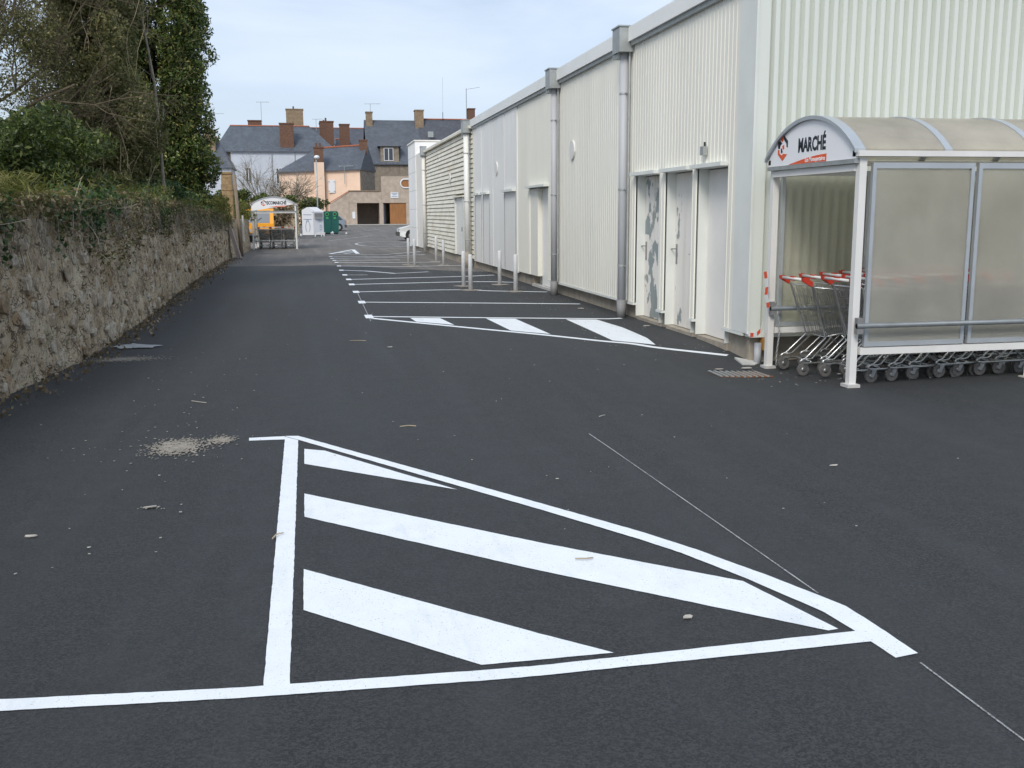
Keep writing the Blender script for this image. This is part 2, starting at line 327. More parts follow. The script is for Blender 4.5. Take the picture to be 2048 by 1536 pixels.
def wall_mat():
    m, t, b = newmat('rubble_mortar'); v = pos(t)
    wv = nd(t, 'ShaderNodeTexNoise', Scale=6.0, Detail=4.0); t.links.new(v, wv.inputs['Vector'])
    dv = mixc(t, 0.10, v, wv.outputs['Color'], 'ADD')
    def vor(scale, feat):
        q = nd(t, 'ShaderNodeTexVoronoi', Scale=scale); q.feature = feat; t.links.new(dv, q.inputs['Vector']); return q
    e1 = vor(8.5, 'DISTANCE_TO_EDGE'); cell = vor(8.5, 'F1'); e2 = vor(21.0, 'DISTANCE_TO_EDGE')
    sep = nd(t, 'ShaderNodeSeparateColor'); t.links.new(cell.outputs['Color'], sep.inputs[0])
    pale = ramp(t, noise(t, v, 14, 7, 0.75), 0.3, (0.47, 0.37, 0.23), 0.7, (0.80, 0.70, 0.52))
    stone = ramp(t, sep.outputs[0], 0.1, (0.37, 0.25, 0.135), 0.9, (0.60, 0.49, 0.36))
    bare = ramp(t, noise(t, v, 1.7, 6, 0.7), 0.42, 0, 0.60, 0.9); c1 = mixc(t, bare, pale, stone)
    gap = mixc(t, 1.0, ramp(t, e1.outputs['Distance'], 0.01, 0.9, 0.11, 0), ramp(t, noise(t, v, 4.2, 5), 0.48, 0, 0.62, 0.9), 'MULTIPLY')
    gap2 = mixc(t, 1.0, ramp(t, e2.outputs['Distance'], 0.03, 1, 0.12, 0), ramp(t, noise(t, v, 7.0, 5), 0.50, 0, 0.60, 0.9), 'MULTIPLY')
    dark = mixc(t, 1.0, gap, gap2, 'LIGHTEN')
    ho = ramp(t, noise(t, v, 26, 5, 0.6), 0.33, 1, 0.40, 0); dark = mixc(t, 1.0, dark, ho, 'LIGHTEN')
    c1 = mixc(t, dark, c1, (0.10, 0.066, 0.036))
    g2 = ramp(t, noise(t, pos(t, (1, 1, 0.22)), 3.6, 6), 0.55, 0, 0.72, 0.75); c1 = mixc(t, g2, c1, (0.22, 0.185, 0.095))
    t.links.new(c1, b.inputs['Base Color']); b.inputs['Roughness'].default_value = 0.95
    hgt = mixc(t, 0.5, noise(t, v, 30, 6, 0.75), mixc(t, dark, 0.8, 0.0))
    bump(t, b, hgt, 1.0, 0.06); return m
M['rubble'] = wall_mat()
def stone_mat(name, a, c):
    m, t, b = newmat(name); v = pos(t); oi = t.nodes.new('ShaderNodeObjectInfo'); gi = t.nodes.new('ShaderNodeNewGeometry')
    ad = nd(t, 'ShaderNodeMath', operation='ADD'); t.links.new(oi.outputs['Random'], ad.inputs[0]); t.links.new(gi.outputs['Random Per Island'], ad.inputs[1])
    fr = nd(t, 'ShaderNodeMath', operation='FRACT'); t.links.new(ad.outputs[0], fr.inputs[0])
    c1 = ramp(t, fr.outputs[0], 0.05, a, 0.95, c)
    c1 = mixc(t, ramp(t, noise(t, v, 12, 6, 0.7), 0.35, 0.8, 0.6, 0), c1, sc3(a, 0.45))
    c1 = mixc(t, ramp(t, noise(t, v, 5, 6, 0.7), 0.52, 0, 0.62, 0.7), c1, (0.60, 0.56, 0.47))
    t.links.new(c1, b.inputs['Base Color']); b.inputs['Roughness'].default_value = 0.95; bump(t, b, noise(t, v, 45, 5, 0.7), 0.9, 0.02); return m
M['pillar'] = mat('ochre_stone', (0.33, 0.23, 0.125), 0.95, 0.3, 6, stain=(0.15, 0.10, 0.05), stain_scale=5, stain_amt=0.6, bmp=0.6, bscale=25, bdist=0.02)
M['stone'] = stone_mat('wall_stone', (0.36, 0.26, 0.155), (0.68, 0.60, 0.48))

# ================================================================== GROUND
def axis(parts):
    o = []
    for a, b, s in parts:
        n = max(1, round((b-a)/s)); o += [a+(b-a)*i/n for i in range(n)]
    return o + [parts[-1][1]]
xs = axis([(-900, -100, 200), (-100, -20, 20), (-20, -3, 3), (-3, 2.5, 0.5), (2.5, 7.5, 0.2), (7.5, 20, 1.25), (20, 100, 16), (100, 900, 200)])
ys = axis([(-300, -20, 40), (-20, 6, 2), (6, 13, 0.2), (13, 31, 1), (31, 85, 6), (85, 115, 3), (115, 300, 37), (300, 1500, 240)])
def grid(xs, ys, dz, ylast=None):
    V = []; F = []
    nx = len(xs)
    for j, y in enumerate(ys):
        for x in xs:
            yy = ylast(x) if (ylast and j == len(ys)-1) else y
            V.append((x, yy, zf(x, yy)+dz))
    for j in range(len(ys)-1):
        for i in range(nx-1): F.append((j*nx+i, j*nx+i+1, (j+1)*nx+i+1, (j+1)*nx+i))
    return V, F
V, F = grid(xs, ys, -0.012); m_ = MB(); m_.v = V; m_.f = F
ground = tag(m_.build('ground', M['asphalt_old']), 'weathered grey tarmac of the old car park', kind='structure')
EDGE = [(-30, 31.5), (-2.7, 31.35), (-1.2, 31.2), (0.57, 31.2), (1.4, 30.2), (2.3, 28.7), (3.7, 27.2), (4.4, 26.4), (5.5, 25.4), (30, 25)]
def edge(x):
    for (a, ya), (b, yb) in zip(EDGE, EDGE[1:]):
        if a <= x <= b: return ya+(yb-ya)*(x-a)/(b-a) + 0.12*math.sin(x*7.3)*math.sin(x*3.1)
    return 31
xn = [x for x in xs if -20 <= x <= 20]; yn = [y for y in ys if -20 <= y <= 24.5] + [25.2]
V, F = grid(xn, yn, 0.0, edge); m_ = MB(); m_.v = V; m_.f = F
road = tag(m_.build('new_asphalt', M['asphalt_new']), 'fresh dark asphalt of the service yard', kind='structure')

# ---- painted markings (parts of the asphalt they lie on)
LIFT = 0.0028
def resample(pts, step):
    o = []
    for (a, b) in zip(pts, pts[1:]):
        d = math.hypot(b[0]-a[0], b[1]-a[1]); n = max(1, int(d/step))
        o += [(a[0]+(b[0]-a[0])*i/n, a[1]+(b[1]-a[1])*i/n) for i in range(n)]
    return o + [pts[-1]]
def smooth_path(pts):
    o = [pts[0]]
    for i in range(1, len(pts)-1):
        a, b, c = pts[i-1], pts[i], pts[i+1]
        for t in (0.25, 0.5, 0.75):
            s = t*2-1
            o.append((b[0]+(a[0]-b[0])*0.25*(1-t)**2*2+(c[0]-b[0])*0.25*t**2*2, b[1]+(a[1]-b[1])*0.25*(1-t)**2*2+(c[1]-b[1])*0.25*t**2*2))
    return o + [pts[-1]]
def strip(name, L, Rr, mt='paint', jit=0.0014, parent=None, n=None, lift=LIFT):
    """ribbon between two edges given with equal point counts"""
    mb = MB(); Lp = []; Rp = []
    for i in range(len(L)-1):
        d = max(math.hypot(L[i+1][0]-L[i][0], L[i+1][1]-L[i][1]), 1e-6); k = max(1, int(d/0.035))
        for q in range(k + (1 if i == len(L)-2 else 0)):
            f = q/k
            Lp.append([L[i][c]+(L[i+1][c]-L[i][c])*f + random.uniform(-jit, jit) for c in (0, 1)])
            Rp.append([Rr[i][c]+(Rr[i+1][c]-Rr[i][c])*f + random.uniform(-jit, jit) for c in (0, 1)])
    for a, b in zip(Lp, Rp):
        mb.v.append((a[0], a[1], zf(*a)+lift)); mb.v.append((b[0], b[1], zf(*b)+lift))
    for i in range(len(Lp)-1): mb.f.append((2*i, 2*i+1, 2*i+3, 2*i+2))
    return mb.build(name, M[mt], parent or road)
def line(name, pts, wd, mt='paint', parent=None, lift=LIFT):
    L = []; Rr = []
    for i, p in enumerate(pts):
        a = pts[max(0, i-1)]; b = pts[min(len(pts)-1, i+1)]; dx, dy = b[0]-a[0], b[1]-a[1]; d = math.hypot(dx, dy); nx, ny = -dy/d*wd/2, dx/d*wd/2
        L.append((p[0]+nx, p[1]+ny)); Rr.append((p[0]-nx, p[1]-ny))
    return strip(name, L, Rr, mt, min(0.002, wd*0.03), parent, lift=lift)
def patch(name, pts, mt='paint', parent=None, jit=0.0013, lift=LIFT, step=0.04):
    P = resample(pts + [pts[0]], step)[:-1]
    P = [(a+random.uniform(-jit, jit), b+random.uniform(-jit, jit)) for a, b in P]
    bm = bmesh.new(); f = bm.faces.new([bm.verts.new((a, b, zf(a, b)+lift)) for a, b in P])
    if f.normal.z < 0 or f.calc_area() and (f.normal_update() or f.normal.z < 0): f.normal_flip()
    bmesh.ops.triangulate(bm, faces=bm.faces[:]); me = bpy.data.meshes.new(name); bm.to_mesh(me); bm.free(); me.materials.append(M[mt])
    return link(name, me, parent or road)
# near hatched island
strip('painted_bar', [(-0.225, 7.03), (-0.208, 3.19)], [(-0.133, 6.90), (-0.123, 3.19)])
strip('painted_bar', [(-0.471, 7.044), (-0.2255, 7.044)], [(-0.466, 6.955), (-0.2255, 6.94)])
strip('painted_bar', [(-0.2225, 7.044), (-0.134, 7.029), (1.156, 5.055), (1.524, 4.479), (1.692, 4.172), (1.871, 3.778), (2.017, 3.409), (2.033, 3.19), (2.041, 2.968)],
      [(-0.2225, 7.034), (-0.131, 6.90), (1.13, 4.941), (1.486, 4.363), (1.607, 4.141), (1.759, 3.784), (1.900, 3.381), (1.928, 3.179), (1.944, 2.949)], lift=LIFT+0.0012)
strip('painted_bar', [(-1.13, 3.282), (-1.038, 3.275), (-0.284, 3.198), (0.58, 3.154), (0.72, 3.151), (1.935, 3.187)], [(-1.105, 3.2), (-1.015, 3.192), (-0.279, 3.123), (0.566, 3.077), (0.702, 3.076), (1.938, 3.091)], lift=LIFT+0.0006)
patch('hatch_stripe', [(-0.091, 6.622), (0.041, 6.54), (0.76, 5.417), (-0.089, 6.21)])
patch('hatch_stripe', [(-0.086, 5.523), (1.011, 4.422), (1.736, 3.75), (1.877, 3.218), (1.833, 3.212), (0.927, 4.055), (-0.084, 5.079)])
patch('hatch_stripe', [(-0.084, 4.295), (0.779, 3.41), (0.999, 3.197), (0.73, 3.197), (0.522, 3.199), (-0.082, 3.824)])
# bay lines
BAYS = [[(0.861, 15.25), (2.723, 14.561), (4.25, 14.03), (4.45, 14.06)], [(0.882, 17.803), (2.64, 17.174), (4.47, 16.474)],
        [(0.889, 20.2), (2.554, 20.272), (3.102, 20.159), (3.52, 19.727), (4.53, 19.173)], [(0.892, 22.394), (3.373, 22.578), (3.969, 22.421), (4.52, 21.997)],
        [(0.895, 24.137), (3.66, 24.486), (4.5, 24.8)], [(0.865, 25.959), (1.401, 25.8)], [(0.848, 28.169), (1.436, 27.635), (2.135, 26.237), (3.066, 26.718)],
        [(0.85, 30.534), (2.496, 29.539), (4.398, 29.692)], [(0.832, 32.774), (3.029, 32.05), (4.054, 32.054)], [(0.801, 34.213), (2.935, 33.871)],
        [(0.76, 35.784), (3.662, 36.042)], [(0.745, 37.36), (2.827, 36.769), (4.254, 38.118)], [(0.741, 39.864), (2.674, 38.438), (3.795, 40.056), (4.4, 41.0)]]
for i, b in enumerate(BAYS):
    par = road if i < 6 else ground
    line('bay_line', b, 0.10 if i < 3 else 0.12, 'paint' if i not in (5,) else 'paint_worn', par, LIFT)
    if i < 12:
        x, y = b[0]; line('line_end_block', [(x-0.03, y-0.26), (x-0.03, y+0.26)], 0.12, 'paint', par, LIFT+0.0012)
line('hatch_line', smooth_path([(0.867, 14.969), (2.198, 13.224), (2.894, 12.359), (3.447, 11.543), (3.714, 11.336), (3.877, 10.962), (4.547, 10.436)]), 0.10)
patch('hatch_stripe', [(1.42, 14.90), (1.85, 14.74), (1.93, 13.79), (1.452, 14.35)])
patch('hatch_stripe', [(2.507, 14.53), (2.919, 14.38), (2.98, 12.42), (2.562, 12.93)])
patch('hatch_stripe', [(3.62, 14.12), (4.04, 13.97), (4.10, 12.9), (4.05, 11.75), (3.96, 11.18), (3.565, 11.62)])
for a, b in (((0.732, 39.867), (1.808, 44.377)), ((1.808, 44.2), (1.803, 39.6)), ((1.1, 40.9), (1.7, 42.2)), ((1.3, 40.0), (1.7, 40.9))): line('island_line', [a, b], 0.16, 'paint', ground, LIFT+0.002*(a[0] > 1.8))
# chalk and faded lines
line('chalk_line', resample([(1.875, 6.649), (1.895, 6.15), (1.947, 4.558), (1.978, 3.56)], 0.3), 0.0075, 'chalk')
line('chalk_line', [(2.008, 2.90), (2.002, 2.375), (1.998, 1.9)], 0.0075, 'chalk')
line('chalk_line', [(0.82, 14.6), (0.88, 20)], 0.012, 'chalk')
line('faded_line', [(2.34+1.45*math.cos(a)+1.4, 52+4.6*math.sin(a)) for a in [R(k) for k in range(0, 361, 20)]], 0.14, 'paint_worn', ground)
for a, b in (((-0.6, 66), (2.9, 82)), ((1, 59), (4.3, 72)), ((5.2, 53), (4.7, 48)), ((5, 98), (9, 99)), ((4.0, 87), (6.5, 94)), ((3, 45), (5, 43.5))): line('faded_line', [a, b], 0.12, 'paint_worn', ground, LIFT+0.0012)

# ================================================================== SUPERMARKET BUILDING
B = thing('supermarket_building', 'long white metal-clad shop building along the right side of the yard', 'building', (4.6, 10.0, 0))
EAVE = 3.9
core = MB()
core.box(4.80, 26, 10.12, 28.45, -0.3, 4.02); core.build('wall_core', M['smooth'], B)
MB().box(4.62, 26, 10.02, 28.45, 4.03, 4.08).build('roof', M['fascia'], B)
def ribbed(axis_, s0, s1, base, z0, z1, pitch=0.107, d=0.014):
    mb = MB(); pr = []
    s = s0
    while s < s1-1e-6:
        for f, o in (((0, 0), (0.28, 0), (0.42, 1), (0.86, 1)) if axis_ == 'x' else ((0, 0), (0.10, 0), (0.16, 1), (0.94, 1))):
            if s+f*pitch <= s1: pr.append((s+f*pitch, o*d))
        s += pitch
    pr.append((s1, 0))
    for ss, o in pr:
        for z in (z0, z1): mb.v.append((base-o, ss, z) if axis_ == 'y' else (ss, base-o, z))
    for i in range(len(pr)-1): mb.f.append((2*i, 2*i+1, 2*i+3, 2*i+2) if axis_ == 'x' else (2*i+2, 2*i+3, 2*i+1, 2*i))
    return mb
DOORS = [(10.70, 11.60), (11.76, 12.70), (12.93, 13.93), (19.32, 20.98)]   # recessed openings along the wall
CLB = 0.24
s = 10.42
while s < 22.25:
    e = min(s+0.963, 22.28); cuts = [(a, b) for a, b in DOORS if a < e and b > s]
    if not cuts: ribbed('y', s, e, 4.6, CLB, EAVE+0.03).build('cladding_sheet', M['clad'], B)
    else:
        ribbed('y', s, e, 4.6, 2.06, EAVE+0.03).build('cladding_sheet', M['clad'], B)
        lo = s
        for a, b in cuts + [(e, e)]:
            if a-lo > 0.02: ribbed('y', lo, a, 4.6, CLB, 2.06).build('cladding_strip', M['clad'], B)
            lo = max(lo, b)
    s = e
# smooth panel stretch
js = [22.28, 23.02, 23.76, 24.55, 25.30, 26.12, 27.00, 27.72, 28.42]
for k, (a, b) in enumerate(zip(js, js[1:])):
    MB().box(4.575 + 0.006*(k % 2), 4.64, a+0.006, b-0.006, 0.20, EAVE+0.03).build('wall_panel', M['smooth'], B)
MB().box(4.65, 4.79, 22.29, 28.42, 0.2, 3.95).build('panel_backing', M['pvc_dark'], B)
# corner trim and front corrugated sheets
MB().box(4.573, 4.60, 10.03, 10.415, CLB, 4.0).build('corner_flashing', M['trim'], B)
MB().box(4.573, 4.72, 10.0, 10.028, CLB, 4.0).build('corner_flashing', M['facade'], B)
MB().box(4.562, 4.588, 9.985, 10.0, CLB, 4.0).build('corner_bead', M['trim'], B)
s = 4.722
while s < 16:
    ribbed('x', s, s+0.963, 10.05, CLB, 4.06, d=0.066).build('corrugated_sheet', M['facade'], B); s += 0.963
for k in range(26): MB().lathe((0, 0, 0), [(0.007, 0), (0.007, 0.006)], 6).build('screw', M['galv'], B).location = Vector((4.79+k*0.107, 9.980, 2.62))-B.location
for c in B.children:
    if c.name.startswith('screw'): c.rotation_euler = (R(90), 0, 0)
MB().box(4.60, 16, 9.978, 10.11, 0.20, 0.238).build('drip_flashing', M['trim'], B)
# plinth, drip trims (broken at the doorways)
lo = 10.13
for a, b in DOORS + [(28.45, 28.5)]:
    MB().box(4.67, 4.85, lo, a, -0.3, 0.232).build('plinth', M['concrete'], B)
    if a < 25: MB().box(4.57, 4.795, lo, a, 0.205, 0.236).build('drip_flashing', M['trim'], B)
    lo = b
MB().box(4.63, 16, 10.06, 10.118, -0.35, 0.19).build('plinth', M['concrete'], B)
# fascia lengths
s = 9.94
while s < 28.4:
    e = min(s+3.02, 28.42); MB().box(4.50, 4.62, s, e-0.006, 3.905, 4.10).build('fascia_panel', M['fascia'], B); s = e
MB().box(4.535, 4.585, 9.96, 28.4, 3.85, 3.903).build('fascia_soffit', M['galv'], B)
s = 4.63
while s < 16: MB().box(s, s+3.0, 9.93, 9.995, 3.905, 4.10).build('fascia_panel', M['fascia'], B); s += 3.006
# three recessed doors
def plain_door(a, b, mt, zb=0.05, swap=False):
    d = MB().box(4.742, 4.785, a+0.012, b-0.012, zb, 2.03).build('door', M[mt], B)
    MB().box(4.62, 4.80, b-0.010, b+0.006, zb, 2.05).build('door_jamb', M['trim'], B)
    MB().box(4.62, 4.80, a-0.006, a+0.010, zb, 2.05).build('door_jamb', M['trim'], B)
    MB().box(4.50, 4.80, a-0.02, b+0.02, 2.045, 2.09).build('door_canopy', M['trim'], B)
    MB().box(4.64, 4.86, a, b, -0.3, zb-0.01).build('door_sill', M['concrete'], B)
    return d
d3 = plain_door(10.70, 11.60, 'door_clean'); d2 = plain_door(11.76, 12.70, 'peel_b'); d1 = plain_door(12.93, 13.93, 'peel_a')
d1['label'] = 'door with large peeled grey patches'; d2['label'] = 'door with flaking white paint'; d3['label'] = 'clean white door with yellow warning triangle'
def handle(d, y, z):
    h = MB(); h.box(4.730, 4.741, y-0.014, y+0.02, z-0.14, z+0.12); h.tube([(4.735, y, z+0.06), (4.69, y, z+0.06), (4.69, y+0.11, z+0.055)], 0.008, 6); h.build('handle', M['pvc_dark'], d)
handle(d1, 13.84, 1.0); handle(d2, 12.61, 1.0)
MB().tube([(4.738, 10.78, 0.62), (4.71, 10.78, 0.62), (4.71, 10.78, 0.86), (4.738, 10.78, 0.86)], 0.008, 6).build('handle', M['galv'], d3)
MB().box(4.733, 4.741, 10.735, 10.765, 1.70, 1.92).build('hinge_plate', M['galv'], d3)
tri = MB().prism([(4.739, 11.0, 1.58), (4.739, 10.86, 1.58), (4.739, 10.93, 1.71)], (-0.003, 0, 0)).build('warning_triangle', M['yellow_sign'], d3)
MB().box(4.733, 4.7352, 10.92, 10.94, 1.61, 1.67).build('warning_mark', M['black'], d3)
MB().box(4.733, 4.7352, 10.87, 10.99, 1.555, 1.572).build('warning_mark', M['black'], d3)
# double service door
dd = MB().box(4.70, 4.78, 19.78, 20.30, 0.06, 2.03).build('door', M['smooth'], B); MB().box(4.70, 4.78, 19.33, 19.77, 0.06, 2.03).build('door', M['smooth'], B)
MB().box(4.602, 4.78, 20.31, 20.98, 0.24, 2.03).build('door_side_panel', M['clad'], B)
MB().box(4.48, 4.80, 19.26, 21.04, 2.045, 2.09).build('door_canopy', M['trim'], B)
MB().box(4.63, 4.86, 19.32, 20.98, -0.3, 0.05).build('door_sill', M['concrete_pale'], B)
for a, b in ((27.0, 28.1), (25.8, 26.78), (22.4, 23.76)): MB().box(4.48, 4.574, a, b, 2.02, 2.075).build('door_canopy', M['trim'], B)
for y in (22.42, 23.74, 25.82, 26.76, 27.02, 28.08): MB().box(4.568, 4.5745, y-0.006, y+0.006, 0.22, 2.02).build('door_joint', M['pvc_dark'], B)
# downpipes with hoppers
def downpipe(par, y, zb, x=4.50, r=0.062, top=3.78, mt='pvc', shoe=True):
    p = MB().tube([(x, y, zb), (x, y, top)], r, 16).build('downpipe', M[mt], par, True)
    h = MB(); h.box(x-0.13, x+0.10, y-0.17, y+0.17, 3.77, 4.10); h.box(x-0.145, x+0.11, y-0.185, y+0.185, 4.105, 4.125); h.box(x-0.10, x+0.06, y+0.0, y+0.26, 3.71, 3.768)
    h.build('hopper', M['galv'], p)
    for z in (3.2, 1.85, 0.75):
        b = MB(); b.lathe((x, y, z), [(r+0.006, 0), (r+0.006, 0.025)], 14); b.box(x, 4.62, y-0.012, y+0.012, z+0.002, z+0.02); b.tube([(x, y-r, z+.012), (x, y-r-0.09, z+0.012)], 0.007, 5); b.build('bracket', M['galv'], p)
    if shoe: MB().tube([(x, y, -0.02), (x, y, 0.26)], r+0.010, 16).build('shoe', M['pvc_dark'], p, True)
    MB().tube([(x+0.045, y-0.10, 0.26), (x+0.045, y-0.10, 3.86)], 0.016, 6).build('conduit', M['galv'], p)
    return p
downpipe(B, 14.24, 0.2); downpipe(B, 18.46, 0.2)
# wall lamps and vent
def wall_lamp(par, y, z, x=4.575):
    l = MB(); n = 14; prof = [(0.15, 0), (0.15, 0.05), (0.14, 0.10), (0.105, 0.165), (0.045, 0.20)]
    l.lathe((0, 0, 0), prof, n); o = l.build('wall_lamp', M['white_pl'], par, True); o.location = Vector((x, y, z))-wloc(par); o.rotation_euler = (0, R(-90), 0)
    b = MB().lathe((0, 0, 0), [(0.165, -0.012), (0.165, 0.02)], n).build('lamp_base', M['white_pl'], o)
    b.location = (0, 0, 0); b.data.transform(Matrix.Translation(wloc(o)))
    return o
wall_lamp(B, 17.42, 2.62); wall_lamp(B, 24.78, 2.62)
v = MB().box(4.52, 4.575, 11.25, 11.34, 2.19, 2.29).build('junction_box', M['galv'], B)
MB().tube([(4.56, 11.30, 2.29), (4.56, 11.30, 2.34)], 0.012, 6).build('cable_gland', M['black'], v)
# corner foot: concrete splash, pipe stub and timber block
MB().prism([(4.50, 9.93, -0.11), (4.63, 9.90, -0.115), (4.80, 10.055, -0.10), (4.66, 10.055, -0.09), (4.55, 10.25, -0.08)], (0, 0, 0.035)).build('concrete_foot', M['concrete_pale'], B)
MB().tube([(4.70, 9.99, -0.12), (4.70, 9.99, 0.14)], 0.04, 12).build('pipe_stub', M['pvc'], B, True)
MB().box(4.745, 4.85, 9.955, 10.05, 0.06, 0.195).build('timber_block', M['wood_orange'], B)

# ---- boarded annex
A = thing('boarded_annex', 'cream annex with lapped horizontal boards between white wall and end block', 'building', (4.6, 28.5, 0))
MB().box(4.68, 26, 28.5, 40.3, -0.3, 3.9).build('wall_core', M['dark_in'], A)
MB().box(4.56, 26, 28.5, 40.3, 3.96, 4.02).build('roof', M['fascia'], A)
MB().box(4.48, 4.64, 28.52, 40.2, 3.885, 3.955).build('fascia_board', M['board'], A)
MB().box(4.64, 4.85, 28.5, 40.3, -0.31, 0.215).build('plinth', M['concrete'], A)
NB = 27; ph = (3.87-0.24)/NB
for k in range(NB):
    z = 0.24+k*ph
    segs = [(28.52, 40.15)] if z > 2.02 else [(28.52, 29.95), (32.12, 40.15)]
    for a, b in segs:
        MB().prism([(4.566, a, z+0.014), (4.572, a, z+0.004), (4.676, a, z+0.006), (4.676, a, z+ph*0.97), (4.592, a, z+ph*0.93)], (0, b-a, 0)).build('board', M['board'], A)
ad = MB().box(4.60, 4.67, 30.45, 32.0, 0.25, 2.0).build('door', M['door_clean'], A)
MB().box(4.55, 4.675, 30.12, 30.44, 0.25, 2.02).build('door_frame', M['trim'], A); MB().box(4.55, 4.675, 32.01, 32.11, 0.25, 2.02).build('door_frame', M['trim'], A)
MB().box(4.50, 4.67, 29.96, 32.12, 2.022, 2.07).build('door_canopy', M['board'], A)
MB().box(4.57, 4.598, 30.55, 30.72, 0.98, 1.12).build('handle', M['black'], ad)
downpipe(A, 28.80, 0.3, 4.46, 0.09, mt='smooth', shoe=False); MB().tube([(4.46, 28.80, -0.02), (4.46, 28.80, 0.42)], 0.11, 12).build('pipe_shoe', M['concrete'], A, True)
downpipe(A, 40.1, 0.05, 4.50, 0.08, mt='render_white', shoe=False)
wall_lamp(A, 33.1, 2.66, 4.56)
# ---- rendered link and end block
E_ = thing('white_end_block', 'tall white rendered block with joint lines at far end of shop', 'building', (4.6, 40.3, 0))
MB().box(4.60, 26, 40.32, 43.9, 0.12, 4.02).build('link_wall', M['render_white'], E_)
MB().box(4.66, 26, 40.32, 43.9, -0.3, 0.115).build('plinth', M['concrete'], E_)
MB().box(4.66, 26, 43.92, 47.0, -0.3, 0.115).build('plinth', M['concrete'], E_)
zz = [0.12, 0.92, 1.72, 2.52, 3.30, 3.95, 4.58]
for a, b in zip(zz, zz[1:]):
    MB().box(4.56, 26, 43.92, 47.0, a+0.008, b-0.004).build('wall_panel', M['render_end'], E_)
MB().box(4.585, 25.9, 43.95, 46.97, 0.115, 4.575).build('joint_core', M['concrete'], E_)
MB().box(4.52, 26.02, 43.88, 47.04, 4.585, 4.64).build('coping', M['render_white'], E_)
wall_lamp(E_, 41.6, 2.55, 4.595)

# ================================================================== TROLLEY SHELTERS
def text_mesh(txt, name, mt, size, sx=1.0, bold=0.0):
    cu = bpy.data.curves.new(name, 'FONT'); cu.body = txt; cu.size = size; cu.offset = bold; cu.extrude = 0.0015; cu.resolution_u = 2
    o = bpy.data.objects.new(name, cu); col.objects.link(o); bpy.context.view_layer.update()
    dg = bpy.context.evaluated_depsgraph_get(); me = bpy.data.meshes.new_from_object(o.evaluated_get(dg)); bpy.data.objects.remove(o)
    co = np.empty(len(me.vertices)*3, np.float32); me.vertices.foreach_get('co', co); co = co.reshape(-1, 3)
    mnx, mxx = co[:, 0].min(), co[:, 0].max(); co[:, 0] = (co[:, 0]-mnx)*sx
    new = np.stack([co[:, 0], -co[:, 2], co[:, 1]], 1)           # stand upright, facing -y
    me.vertices.foreach_set('co', new.ravel().astype(np.float32)); me.update(); me.materials.clear(); me.materials.append(mt)
    return me, (mxx-mnx)*sx
def arc_z(x, W, ze, rise):
    Rr = ((W/2)**2+rise**2)/(2*rise); return ze+rise-Rr+math.sqrt(max(0, Rr*Rr-(x-W/2)**2))
